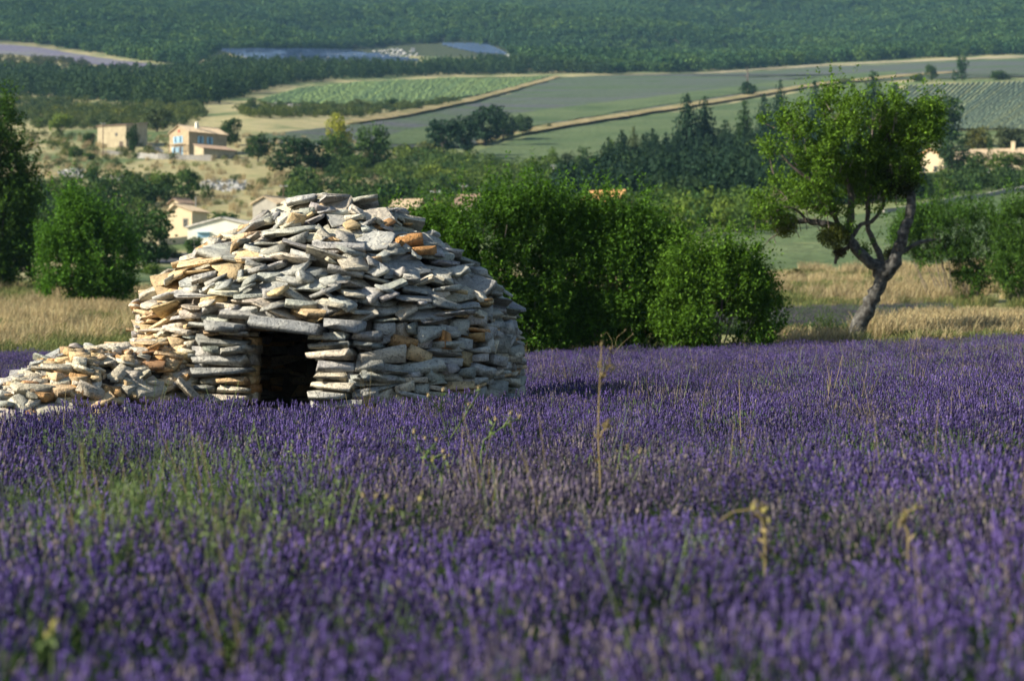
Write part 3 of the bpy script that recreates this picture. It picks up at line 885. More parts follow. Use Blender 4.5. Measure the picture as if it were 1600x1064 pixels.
# lean-to annex
la = P(318, 249)
t = thing('annex', 'low tiled lean-to annex at the right end of the blue-shuttered farmhouse', 'outbuilding', la, R(-42))
aw, al, e0, e1 = 3.2, 9.0, 2.3, 3.3
mb = MB()
mb.add([(-aw, 0, -3), (0, 0, -3), (0, 0, e0), (-aw, 0, e1)], [(0, 1, 2, 3)]).add([(0, 0, -3), (0, al, -3), (0, al, e0), (0, 0, e0)], [(0, 1, 2, 3)])
mb.add([(-aw, al, -3), (0, al, -3), (0, al, e0), (-aw, al, e1)], [(3, 2, 1, 0)]).add([(-aw, 0, -3), (-aw, 0, e1), (-aw, al, e1), (-aw, al, -3)], [(0, 1, 2, 3)])
mb.build('wall', [M_BARN], t)
rf = MB(); tile_courses(rf, (.3, -.3, e0 + .05), (.3, al + .3, e0 + .05), (-aw - .1, al + .3, e1 + .17), (-aw - .1, -.3, e1 + .17)); rf.build('roof', [M_TILEB], t)
add_window(t, 'right', 6.5, -0.6, 1.0, 1.9, door=True)
# old stone barn
lb = P(197, 231)
t = thing('stone_barn', 'old square stone barn with a low brown tiled roof left of the farmhouse', 'barn', lb, R(-24))
bw, bl_, ef, eb = 8.2, 9.0, 5.4, 6.5
mb = MB()
mb.add([(-bw, 0, -2), (0, 0, -2), (0, 0, ef), (-bw, 0, ef)], [(0, 1, 2, 3)]).add([(0, 0, -2), (0, bl_, -2), (0, bl_, eb), (0, 0, ef)], [(0, 1, 2, 3)])
mb.add([(-bw, bl_, -2), (0, bl_, -2), (0, bl_, eb), (-bw, bl_, eb)], [(3, 2, 1, 0)]).add([(-bw, 0, -2), (-bw, 0, ef), (-bw, bl_, eb), (-bw, bl_, -2)], [(0, 1, 2, 3)])
mb.box(-bw - 1.2, -bw - 0.003, 2.5, 9.0, -2, 6.0)
mb.build('wall', [M_BARN], t)
rf = MB(); tile_courses(rf, (-bw - .3, -.3, ef + .05), (.3, -.3, ef + .05), (.3, bl_ + .2, eb + .2), (-bw - .3, bl_ + .2, eb + .2)); rf.build('roof', [M_TILEB], t)
add_window(t, 'front', -2.8, 2.9, 0.5, 0.6); add_window(t, 'front', -1.4, -0.3, 0.9, 1.8, door=True); add_window(t, 'front', -6.2, -0.2, 0.8, 1.2)
# beige village house
lh = P(300, 377)
t, ro = gable_house('village_house', 'beige two storey village house with a tan roof behind the white shed', 'house', lh, R(-22), 3.7, 4.0, 4.0, 4.9, M_BEIGE, M_TILE, shift=0.3)
add_window(t, 'front', -1.0, 2.0, 0.55, 1.0, shutters=None)
# white shed
ls = at(400, 262)
ls.z = EYE + (V0 - 392) * 262 / F_PX
t, ro = gable_house('white_shed', 'wide white rendered shed with a low gable just left of the stone hut top', 'shed', ls, R(-12), 8.9, 11, 2.9, 4.0, M_SHED, M_SHEET, over=0.25)
MB().box(-7.6, -6.0, -0.05, 0, 1.7, 2.3).box(-7.7, -5.9, -0.5, -0.05, 2.3, 2.38).build('awning', [M_BLUE], t)
MB().box(-4.2, -1.2, -0.05, -0.003, -1, 2.3).box(-2.72, -2.68, -0.08, -0.05, -1, 2.3).build('sliding_door', [M_WHITE], t)
# grey house right above the hut slope
lg = at(432, 310); lg.z = EYE + (V0 - 346) * 310 / F_PX
t, ro = gable_house('village_house', 'small grey stone village house with a tan gable roof behind the stone hut top', 'house', lg, R(-28), 4.2, 6.0, 2.6, 3.6, M_GREYST, M_TILE)
add_window(t, 'front', -2.3, 0.9, 0.5, 0.8)
ld = at(281, 320); ld.z = EYE + (V0 - 330) * 320 / F_PX
t, ro = gable_house('village_house', 'little tan roofed house half hidden by trees above the beige house', 'house', ld, R(-35), 2.2, 3.0, 1.2, 1.8, M_BEIGE, M_TILEB)
# roofs behind the bushes
for (u, v, d, w, l, mats, lab, yaw) in (
        (668, 350, 262, 3.4, 3.6, (M_BEIGE, M_TILE), 'low tan roofed house just right of the stone hut top behind the bush', 62),
        (762, 340, 280, 3.4, 3.4, (M_SHED, M_TILEB), 'white walled house with a brown roof peeping over the bush', 55),
        (985, 337, 255, 3.6, 4.6, (M_BEIGE, M_TILEO), 'house with a bright orange tiled roof showing above the middle of the bushes', 58)):
    lq = at(u, d); lq.z = EYE + (V0 - v) * d / F_PX
    t, ro = gable_house('village_house', lab, 'house', lq, R(yaw), w, l, 1.3, 2.7, mats[0], mats[1])
    add_window(t, 'front', -w / 2, 0.1, 0.5, 0.8)
# long farm on the right
lr = at(1622, 425); lr.z = EYE + (V0 - 276) * 425 / F_PX
t, ro = gable_house('long_farmhouse', 'long low farmhouse with an orange tiled roof at the right edge below the row field', 'farmhouse', lr, R(72), 6.0, 15.5, 3.2, 5.2, M_BEIGE, M_TILE)
add_window(t, 'left', 5.0, 0.8, 0.8, 1.2, w_house=6.0); chimney(ro, -3.0, 4.6, 4.9, 6.6, 0.4)
lr = at(1474, 420); lr.z = EYE + (V0 - 278) * 420 / F_PX
t, ro = gable_house('stone_annex', 'pale stone house with an orange roof between the almond tree and the long farmhouse', 'house', lr, R(-30), 5.6, 5.5, 4.2, 5.6, M_BEIGE, M_TILEO)
add_window(t, 'front', -4.2, 1.3, 0.6, 1.0); add_window(t, 'front', -1.6, 1.3, 0.6, 1.0)

# walls and banks
def wall_along(name, label, cat, uv, h, th, mat, d=None, ragged=0.0):
    pts = np.array([P(u, v)[:] for u, v in uv])
    L = np.r_[0, np.cumsum(np.linalg.norm(np.diff(pts, axis=0), axis=1))]
    n = max(4, int(L[-1] / 1.2))
    q = np.stack([np.interp(np.linspace(0, L[-1], n), L, pts[:, k]) for k in range(3)], 1)
    q[:, 2] = H(q[:, 0], q[:, 1])
    T = unit(np.gradient(q, axis=0)); S = unit(np.cross(T, [0, 0, 1.0]))
    hh = h * (1 + ragged * rng.uniform(-1, 1, n))[:, None]
    up = np.array([0, 0, 1.0])
    V = np.stack([q - S * th / 2 - up * 1.5, q - S * th / 2 + up * hh, q + S * th / 2 + up * hh, q + S * th / 2 - up * 1.5], 1).reshape(-1, 3)
    i0 = np.arange(n - 1)[:, None] * 4; j = np.arange(3)[None, :]
    F = np.stack([i0 + j, i0 + 4 + j, i0 + 5 + j, i0 + j + 1], -1).reshape(-1, 4)
    mb = MB().add(V, F).add(V[:4], [(0, 1, 2, 3)]).add(V[-4:], [(3, 2, 1, 0)])
    o = tag(mb.build(name, [mat]), label, cat)
    return o
wall_along('terrace_wall', 'grey dry stone terrace wall below the blue-shuttered farmhouse', 'wall', [(216, 247), (250, 249), (290, 250), (333, 252)], 1.1, 0.7, M_WALLST, ragged=0.15)
wall_along('field_wall', 'short dark dry stone wall below the old stone barn', 'wall', [(160, 243), (196, 243)], 0.8, 0.7, M_WALLST, ragged=0.2)
wall_along('roadside_wall', 'long pale concrete roadside wall climbing to the right behind the almond tree', 'wall', [(1380, 333), (1440, 324), (1520, 311), (1600, 298), (1700, 284)], 0.55, 0.35, M_GREYST)
wall_along('garden_wall', 'low beige garden wall in front of the beige village house', 'wall', [(246, 384), (292, 380)], 0.9, 0.3, M_BEIGE)
wall_along('parking_wall', 'low grey wall at the left end of the village car park', 'wall', [(200, 404), (238, 402)], 1.2, 0.3, M_GREYC)
M_ASPH = simple_mat('asphalt', (0.045, 0.046, 0.048), (0.07, 0.07, 0.072), 0.8, 0.9, coord='World')
field('car_park', [(228, 399), (300, 396), (330, 402), (330, 410), (236, 412)], M_ASPH, 0.08, 8, 14)

# white boat-like shell on the terrace
pb = P(247, 240, 0.2)
t = thing('white_boat', 'small white hull lying tilted on the slope beside the blue-shuttered farmhouse', 'boat', pb, R(20))
mb = MB()
n = 9
hv = []
for i in range(n):
    s = i / (n - 1); wv_ = 0.75 * math.sin(math.pi * min(1, s * 0.75 + 0.25)) + 0.02
    for a in np.linspace(0, math.pi, 7):
        hv.append((s * 3.0 - 1.5, math.cos(a) * wv_, -math.sin(a) * 0.55 * (wv_ / 0.75) ** 0.5))
ii = np.arange((n - 1))[:, None] * 7; jj = np.arange(6)[None, :]
mb.add(hv, np.stack([ii + jj, ii + jj + 1, ii + 8 + jj, ii + 7 + jj], -1).reshape(-1, 4), 0, True)
o = mb.build('hull', [M_WHITE], t); o.rotation_euler = (R(58), R(18), 0); o.location = (0, 0, 0.7)
mb = MB(); mb.tube([(-1.5, 0.1, 0.03), (-0.6, .72, .03), (0.3, .77, .03), (1.0, .62, .03), (1.5, 0.5, .03)], [.05] * 5, 5); mb.tube([(-1.5, -0.1, 0.03), (-0.6, -.72, .03), (0.3, -.77, .03), (1.0, -.62, .03), (1.5, -.5, .03)], [.05] * 5, 5); mb.box(0.1, .4, -.7, .7, -.12, -.08)
o = mb.build('gunwale', [M_GREYC], t); o.rotation_euler = (R(58), R(18), 0); o.location = (0, 0, 0.7)

# ------------------------------------------------------------------ stones
def stone_proto(rg, n=20, boxy=0.75, flat=0.25):
    """a broken block: jittered box corners, most of them chipped"""
    P_ = []
    jx = rg.uniform(-.22, .22, 4)
    for i, sx in enumerate((-1, 1)):
        for j, sy in enumerate((-1, 1)):
            for sz in (-1, 1):
                c = np.array([sx, sy, sz]) * 0.5 * np.array([1 - rg.uniform(0, .22), 1 - rg.uniform(0, .2), 1 - rg.uniform(0, .3)])
                c[0] += jx[i * 2 + j] * 0.5
                k = rg.random()
                if k < boxy * 0.4:
                    P_.append(c)
                else:
                    cut = rg.uniform(.08, .26)
                    for ax in range(3):
                        if ax == 2 and rg.random() < .4: continue
                        q = c.copy(); q[ax] *= 1 - cut * (1.2 if ax == 2 else 1); P_.append(q)
    V = np.array(P_)
    V[:, 2] += V[:, 0] * rg.uniform(-.28, .28) + V[:, 1] * rg.uniform(-.15, .15)
    V[:, 2] *= 1 + V[:, 0] * rg.uniform(-.9, .9)
    V[:, 1] *= 1 + V[:, 0] * rg.uniform(-.6, .6)
    bm = bmesh.new()
    for v in V: bm.verts.new(v)
    ret = bmesh.ops.convex_hull(bm, input=bm.verts)
    bmesh.ops.delete(bm, geom=[g for g in ret['geom_interior'] if isinstance(g, bmesh.types.BMVert)], context='VERTS')
    bm.verts.index_update(); bm.verts.ensure_lookup_table()
    V = np.array([v.co[:] for v in bm.verts]); F = np.array([[v.index for v in f.verts] for f in bm.faces])
    bm.free()
    V -= (V.max(0) + V.min(0)) / 2
    V /= (V.max(0) - V.min(0))
    return V, F
SP = [stone_proto(np.random.default_rng(900 + i), int(np.random.default_rng(i).integers(18, 25)), 0.6 + 0.3 * ((i % 5) / 4)) for i in range(36)]
SPM = [mesh_np('stone', v, [f], M_STONE) for v, f in SP]

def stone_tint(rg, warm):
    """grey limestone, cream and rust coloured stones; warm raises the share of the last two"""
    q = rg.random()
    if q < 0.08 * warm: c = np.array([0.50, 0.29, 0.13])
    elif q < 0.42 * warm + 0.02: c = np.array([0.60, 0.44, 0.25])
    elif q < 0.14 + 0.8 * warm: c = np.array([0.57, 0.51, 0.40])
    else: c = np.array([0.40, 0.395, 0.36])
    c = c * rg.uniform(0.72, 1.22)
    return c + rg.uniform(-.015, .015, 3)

class Stones:
    def __init__(s, parent, limit):
        s.items, s.parent, s.limit = [], parent, limit
    def add(s, c, size, rot, tint, name='stone', always=False, hidden=False):
        s.items.append((np.array(c, float), np.array(size, float), rot, tint, name, always, hidden))
    def finish(s):
        eye = np.array([0, 0, EYE])
        org = np.array(s.parent.location)
        def score(it):
            if it[5]: return 1e9
            if it[6]: return 0
            return it[1][0] * (it[1][2] + 0.35 * it[1][1])
        order = sorted(range(len(s.items)), key=lambda k: -score(s.items[k]))
        rg = np.random.default_rng(5)
        Vs, Fs, Ts, n = [], [], [], 0
        for rank, k in enumerate(order):
            c, size, rot, tint, name, _, _ = s.items[k]
            pi = int(rg.integers(len(SP)))
            if rank < s.limit and score(s.items[k]) > 0:
                o = link(name, SPM[pi], s.parent)
                o.matrix_local = Matrix.LocRotScale(Vector(c), rot.to_quaternion(), Vector(size))
                o.color = (*tint, 1)
            else:
                v, f = SP[pi]
                v = (v * size) @ np.array(rot.to_matrix()).T + c
                Vs.append(v); Fs.append(f + n); Ts.append(np.repeat(np.r_[tint, 1.0][None], len(v), 0)); n += len(v)
        if Vs:
            me = mesh_np('small_stones', np.vstack(Vs), [np.vstack(Fs)], M_STONEF)
            ca = me.color_attributes.new('tint', 'FLOAT_COLOR', 'POINT')
            ca.data.foreach_set('color', np.vstack(Ts).astype(np.float32).ravel())
            o = link('small_stones', me, s.parent); o['kind'] = 'stuff'

# the dry stone hut
HC = Vector((-2.36, 27.3, float(H(-2.36, 27.3))))
hut = thing('stone_hut', 'round dry stone hut with a domed stone roof and a low dark doorway', 'stone hut', HC)
PZ = np.array([0, 1.0, 1.54, 1.80, 2.12, 2.46, 2.76, 2.94, 3.02]); PR = np.array([2.54, 2.50, 2.43, 2.26, 1.88, 1.40, 0.88, 0.46, 0.05])
def prof(z): return float(np.interp(z, PZ, PR))
rg = np.random.default_rng(21)
st = Stones(hut, 300)
DOOR_A = math.atan2(-2.5, -0.40)
DW, DH = 0.37, 1.36
def ang_dist(a, b): return abs((a - b + math.pi) % (2 * math.pi) - math.pi)
z = -0.10
wall_top = 1.48
while z < wall_top:
    T_ = rg.uniform(0.12, 0.21)
    a = rg.uniform(0, 0.2); end = a + 2 * math.pi
    while a < end:
        W_ = rg.uniform(0.40, 0.70) if rg.random() < 0.25 else rg.uniform(0.18, 0.44)
        r_ = prof(z + T_ / 2)
        am0 = a + W_ / r_ / 2
        a += W_ / r_ * 0.97
        zo = 0.07 * math.sin(am0 * 5 + z * 3) + 0.05 * math.sin(am0 * 11 + 1.3 + z * 5)
        # each bed holds one thick stone, or two or three thin ones of other widths
        k = 1 if W_ < 0.3 and rg.random() < 0.55 else int(rg.choice([1, 2, 3], p=[.3, .52, .18]))
        cuts = np.sort(np.r_[0, rg.uniform(.28, .72, 1) if k == 2 else (np.array([.34, .66]) + rg.uniform(-.08, .08, 2) if k == 3 else []), 1])
        for q in range(k):
            h0, h1 = cuts[q] * T_, cuts[q + 1] * T_
            subs = [(0, 1)] if rg.random() < 0.65 or W_ < .34 else [(0, rg.uniform(.35, .65))]
            if len(subs) == 1 and subs[0][1] < 1: subs.append((subs[0][1], 1))
            for (w0, w1) in subs:
                w = (w1 - w0) * W_
                am = am0 + ((w0 + w1) / 2 - .5) * W_ / r_
                zc = z + (h0 + h1) / 2 + zo
                dd = ang_dist(am, DOOR_A) * r_
                if dd < DW + 0.50 + w * 0.25 and zc < DH + 0.02: continue
                if dd < 0.55 + w * 0.3 and zc < DH + 0.17: continue
                dep = rg.uniform(0.24, 0.36)
                rr = prof(zc) - dep / 2 + rg.uniform(-.05, .05)
                warm = 0.2 + 0.85 * max(0.0, -math.cos(am)) ** 1.1  # more cream and rust stones on the left: warm sunlight put into the tint
                hidden = math.sin(am) > 0.25 or zc < 0.35
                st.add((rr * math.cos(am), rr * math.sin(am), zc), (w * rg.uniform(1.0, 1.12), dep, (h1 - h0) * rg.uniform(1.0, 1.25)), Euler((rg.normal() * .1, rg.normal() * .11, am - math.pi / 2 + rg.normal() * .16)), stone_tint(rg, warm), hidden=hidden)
    z += T_ * 0.95
# roof slabs, laid overlapping up the dome
L = [(2.50, 1.72)]
zz = 1.53
while zz < 3.0:
    r_ = prof(zz)
    a = rg.uniform(0, 0.4); end = a + 2 * math.pi
    while a < end:
        w = rg.uniform(0.42, 0.68) if rg.random() < 0.42 else rg.uniform(0.2, 0.42)
        da = min(w / max(r_, 0.25), 2.2)
        am = a + da / 2
        a += da * 0.92
        dep = rg.uniform(0.30, 0.46)
        th = rg.uniform(0.045, 0.125)
        drop = rg.uniform(-0.06, 0.36) + 0.08            # outer edge dips
        rr = r_ - dep * 0.28 + rg.uniform(-.06, .11) - 0.14 * max(0.0, 1 - (zz - 1.5) / 0.3)
        c = (rr * math.cos(am), rr * math.sin(am), zz + rg.uniform(-.04, .05))
        warm = 0.18 + 1.0 * max(0.0, -math.cos(am + 0.35)) ** 1.3  # roof slabs tinted warmer on the left too, painting in the sun
        hidden = math.sin(am) > 0.45 and zz < 2.9
        rot = Euler((0, 0, am - math.pi / 2 + rg.normal() * .45)).to_matrix() @ Euler((-drop + rg.normal() * .15, rg.normal() * .21, 0)).to_matrix()
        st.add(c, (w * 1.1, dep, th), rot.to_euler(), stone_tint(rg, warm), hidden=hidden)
    zz += 0.085 + 0.02 * rg.random()
for k in range(16):           # flat cap slabs and loose pieces on top
    a = rg.uniform(0, 6.28); r_ = rg.uniform(0, 0.5)
    st.add((r_ * math.cos(a), r_ * math.sin(a), 3.06 - 0.12 * r_ + rg.uniform(-.03, .04)), (rg.uniform(.3, .6), rg.uniform(.28, .42), rg.uniform(.06, .12)), Euler((rg.normal() * .12, rg.normal() * .12, rg.uniform(0, 6.28))), stone_tint(rg, 0.3))
for k in range(90):          # loose rubble lying on the roof
    a = rg.uniform(math.pi, 2 * math.pi); zz = rg.uniform(1.66, 2.9); r_ = prof(zz) + 0.08
    s = rg.uniform(.10, .24)
    rot = Euler((0, 0, a - math.pi / 2 + rg.normal() * .5)).to_matrix() @ Euler((-0.45 + rg.normal() * .3, rg.normal() * .35, 0)).to_matrix()
    st.add((r_ * math.cos(a), r_ * math.sin(a), zz + .03), (s * rg.uniform(1, 1.6), s * 1.1, s * rg.uniform(.2, .42)), rot.to_euler(), stone_tint(rg, 0.15 + 0.7 * max(0, -math.cos(a))))  # left-hand pieces get a warmer tint, as if sunlit
# two rust stones that stand out on the shaded side
for am, zz, sz in ((R(-50), 1.28, (.16, .3, .26)), (R(-42), 2.50, (.34, .4, .16)), (R(-40), 2.36, (.46, .4, .12))):
    r_ = prof(zz) + (0.0 if zz < 2 else 0.12)
    st.add(((r_ - .1) * math.cos(am), (r_ - .1) * math.sin(am), zz), sz, Euler((0, 0.1, am - math.pi / 2)), np.array([.50, .26, .10]), always=True)
# door surround in local axes of the doorway
dx, dy = math.cos(DOOR_A), math.sin(DOOR_A)          # outward
tx, ty = -dy, dx                                     # along the wall (towards +x of the picture when positive)
if tx < 0: tx, ty = -tx, -ty
yaw = math.atan2(ty, tx)
def door_pt(s, out, z): 
    return (dx * (prof(0.8) + out) + tx * s, dy * (prof(0.8) + out) + ty * s, z)
for side in (-1, 1):
    z = -0.02
    while z < DH - 0.03:
        h = rg.uniform(0.09, 0.155)
        if z + h > DH: h = DH - z + 0.01
        cut = rg.random() < (0.25 if side < 0 else 0.55)
        tot = rg.uniform(0.5, 0.86)
        parts = [tot] if not cut else [tot * 0.62, tot * 0.38]
        s0 = DW + rg.uniform(-.03, .03)
        for w in parts:
            s_ = side * (s0 + w / 2)
            st.add(door_pt(s_, -0.23 - 0.10 * abs(s_) + (0.06 if side < 0 else 0) + rg.uniform(-.02, .02), z + h / 2), (w * 1.03, 0.46, h * 1.06), Euler((rg.normal() * .03, rg.normal() * .035, yaw - side * 0.10 + rg.normal() * .03)), stone_tint(rg, 0.35 if side < 0 else 0.1) * 0.98, 'jamb_stone', z > 0.3)  # left jamb tinted creamier than the right, its sunlight painted in
            s0 += w
        # reveal behind the jamb face
        st.add(door_pt(side * (DW + 0.19), -0.6, z + h / 2), (0.38, 0.44, h * 1.05), Euler((0, 0, yaw + rg.normal() * .08)), stone_tint(rg, 0.6) * 0.9, hidden=True)
        z += h * 0.95
st.add(door_pt(0.06, -0.17, DH + 0.085), (1.06, 0.46, 0.165), Euler((0.02, 0.10, yaw)), np.array([.30, .305, .30]), 'lintel', True)
st.add(door_pt(0.0, -0.50, DH + 0.09), (1.1, 0.36, 0.18), Euler((0, 0.0, yaw)), np.array([.34, .25, .16]), hidden=True)
st.add(door_pt(-0.62, -0.13, DH + 0.06), (0.5, 0.44, 0.15), Euler((0, 0.03, yaw)), np.array([.36, .355, .33]), always=True)
st.add(door_pt(0.80, -0.17, DH + 0.07), (0.44, 0.44, 0.16), Euler((0, 0.05, yaw)), np.array([.33, .33, .32]), always=True)
st.finish()
# inner core: keeps the daylight out behind the stones
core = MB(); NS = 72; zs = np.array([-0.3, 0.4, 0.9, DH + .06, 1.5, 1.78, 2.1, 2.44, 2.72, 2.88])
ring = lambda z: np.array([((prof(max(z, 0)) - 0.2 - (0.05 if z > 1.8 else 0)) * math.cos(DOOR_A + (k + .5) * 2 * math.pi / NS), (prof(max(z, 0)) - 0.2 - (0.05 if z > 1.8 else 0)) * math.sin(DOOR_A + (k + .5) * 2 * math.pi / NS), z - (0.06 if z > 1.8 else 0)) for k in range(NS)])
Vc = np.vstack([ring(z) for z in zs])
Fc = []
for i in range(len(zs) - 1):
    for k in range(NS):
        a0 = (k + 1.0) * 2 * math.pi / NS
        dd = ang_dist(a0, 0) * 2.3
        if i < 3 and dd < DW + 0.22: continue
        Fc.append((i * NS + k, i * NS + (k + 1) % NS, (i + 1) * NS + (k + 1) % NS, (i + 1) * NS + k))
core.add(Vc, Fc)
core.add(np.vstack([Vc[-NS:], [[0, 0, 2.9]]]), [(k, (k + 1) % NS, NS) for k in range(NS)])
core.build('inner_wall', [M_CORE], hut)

# tumbled stone bank running left from the hut
RB = Vector((-5.2, 24.2, float(H(-5.2, 24.2))))
bank = thing('rubble_bank', 'long low bank of tumbled pale and rust stones running left from the stone hut', 'stone bank', RB)
ax0 = np.array([-4.35, 25.6]); ax1 = np.array([-7.3, 23.0])
rg = np.random.default_rng(33)
def bank_h(s, q):            # s along 0..1, q across -1..1
    top = np.interp(s, [-.1, 0, 0.26, 0.45, 0.6, 0.8, 1.3], [1.25, 1.2, 1.15, 0.8, 0.6, 0.45, 0.2])
    return top * max(0.0, 1 - abs(q) ** 2.2)
adir = unit(ax1 - ax0); anorm = np.array([-adir[1], adir[0]])
if anorm[1] > 0: anorm = -anorm       # towards the camera
BL = np.linalg.norm(ax1 - ax0); BW = 1.15
sb = Stones(bank, 240)
gv = []
SG = np.linspace(-.15, 1.3, 26); QG = np.linspace(-1, 1, 13)
for s in SG:
    for q in QG:
        xy = ax0 + adir * s * BL + anorm * q * BW
        gv.append((xy[0] - RB.x, xy[1] - RB.y, float(H(xy[0], xy[1])) - RB.z + bank_h(s, q) - 0.14))
ii = np.arange(25)[:, None] * 13; jj = np.arange(12)[None, :]
MB().add(gv, np.stack([ii + jj, ii + jj + 1, ii + 14 + jj, ii + 13 + jj], -1).reshape(-1, 4)).build('earth_core', [M_CORE], bank)
for k in range(1900):
    s = rg.uniform(-.08, 1.28); q = rg.uniform(-0.9, 1.0)
    xy = ax0 + adir * s * BL + anorm * q * BW
    zb = float(H(xy[0], xy[1])) - RB.z + bank_h(s, q)
    big = rg.random() < 0.13
    w = rg.uniform(.26, .46) if big else rg.uniform(.08, .24)
    th = w * rg.uniform(0.28, 0.62) if not big else w * rg.uniform(.2, .4)
    tiltq = -0.5 * q * abs(q)
    # lean down the slope of the bank
    nx_, ny_ = anorm * q * 0.9
    rot = Euler((0, 0, rg.uniform(0, 6.28)))
    lean = Euler((-ny_ * 0.55 + rg.normal() * .22, nx_ * 0.55 + rg.normal() * .22, 0)).to_matrix() @ rot.to_matrix()
    grey = s > 0.52 or (q < -0.05 and rg.random() < 0.8)
    warm = 0.15 if grey else rg.uniform(1.0, 1.7)
    sb.add((xy[0] - RB.x, xy[1] - RB.y, zb + rg.uniform(-.08, .05)), (w * 1.15, w * rg.uniform(.7, 1.1), th), lean.to_euler(), stone_tint(rg, warm), hidden=q < -0.5)
sb.finish()

# far stone banks and outcrops
def far_bank(label, u0, u1, v0, v1, n, size, tint):
    rg = np.random.default_rng(int(u0))
    mb = MB()
    for k in range(n):
        u = rg.uniform(u0, u1); v = rg.uniform(v0, v1) if True else 0
        if ((u - (u0 + u1) / 2) / (u1 - u0) * 2) ** 2 + ((v - (v0 + v1) / 2) / (v1 - v0) * 2) ** 2 > 1: continue
        p = P(u, v)
        s = size * rg.uniform(.5, 1.6)
        vv, ff = SP[int(rg.integers(len(SP)))]
        V = (vv * np.array([s * 1.5, s, s * .8])) @ np.array(Euler((rg.normal() * .3, rg.normal() * .3, rg.uniform(0, 6))).to_matrix()).T + np.array(p[:]) + np.array([0, 0, s * .1])
        mb.add(V, ff)
    c = P((u0 + u1) / 2, (v0 + v1) / 2)
    t = thing('stone_outcrop', label, 'rocks', c)
    o = mb.build('rubble', [M_OUT], t); o.matrix_parent_inverse = Matrix.Translation(-c); o['kind'] = 'stuff'
    return t
M_OUT = simple_mat('grey_limestone', (0.22, 0.22, 0.21), (0.42, 0.41, 0.38), 1.2, 0.95, coord='World')
far_bank('grey stone bank in dry grass below the farmhouse, above the village roofs', 308, 392, 282, 300, 260, 0.55, None)
far_bank('pale stone heap at the left on the dry slope below the stone barn', 92, 142, 264, 280, 120, 0.5, None)
far_bank('low line of grey stones between the pale heap and the two round trees', 152, 226, 275, 288, 120, 0.45, None)
far_bank('pale limestone outcrop at the lower left edge of the vine field', 388, 474, 164, 178, 200, 0.8, None)
far_bank('bare pale rocks on the ground between the two solar farms', 570, 655, 78, 93, 160, 1.5, None)
far_bank('thin scatter of white stones in the dry grass above the farmhouse roof', 280, 322, 170, 176, 50, 0.5, None)

# ------------------------------------------------------------------ utility poles
def pole(u, row, h, label, d=None, arm=True, pale=False):
    p = at(u, d) if d else P(u, row)
    if d: p.z = EYE + (V0 - row) * d / F_PX
    hh = h * p.y / F_PX
    t = thing('utility_pole', label, 'pole', p, group=None)
    MB().tube([(0, 0, -1.5), (0, 0, hh)], [0.13, 0.09], 6).build('shaft', [M_GREYC if pale else M_WOOD], t)
    mb = MB()
    if arm: mb.box(-.6, .6, -.05, .05, hh - .35, hh - .25)
    for x in (-.5, 0, .5): mb.box(x - .04, x + .04, -.04, .04, hh - .25, hh - .08) if arm or x == 0 else None
    mb.build('crossarm', [M_STEEL], t)
M_ = None
pole(161, 247, 56, 'tall thin dark pole standing in front of the old stone barn')
pole(680, 334, 38, 'thin pole just right of the stone hut top, before the scrub', 250)
pole(724, 322, 34, 'thin pole further right of the hut top, above the first bush', 290)
pole(443, 306, 18, 'short pole tip rising behind the left of the stone hut top', 320)
pole(306, 340, 32, 'pale post beside the roof of the beige village house', 300, False, True)
pole(1065, 372, 34, 'thin pole between the third bush and the green wood', 230)
pole(1545, 300, 36, 'thin pole in the dark trees below the long farmhouse', 330, False, True)
pole(865, 277, 20, 'pale post at the left edge of the conifers', 420, True, True)

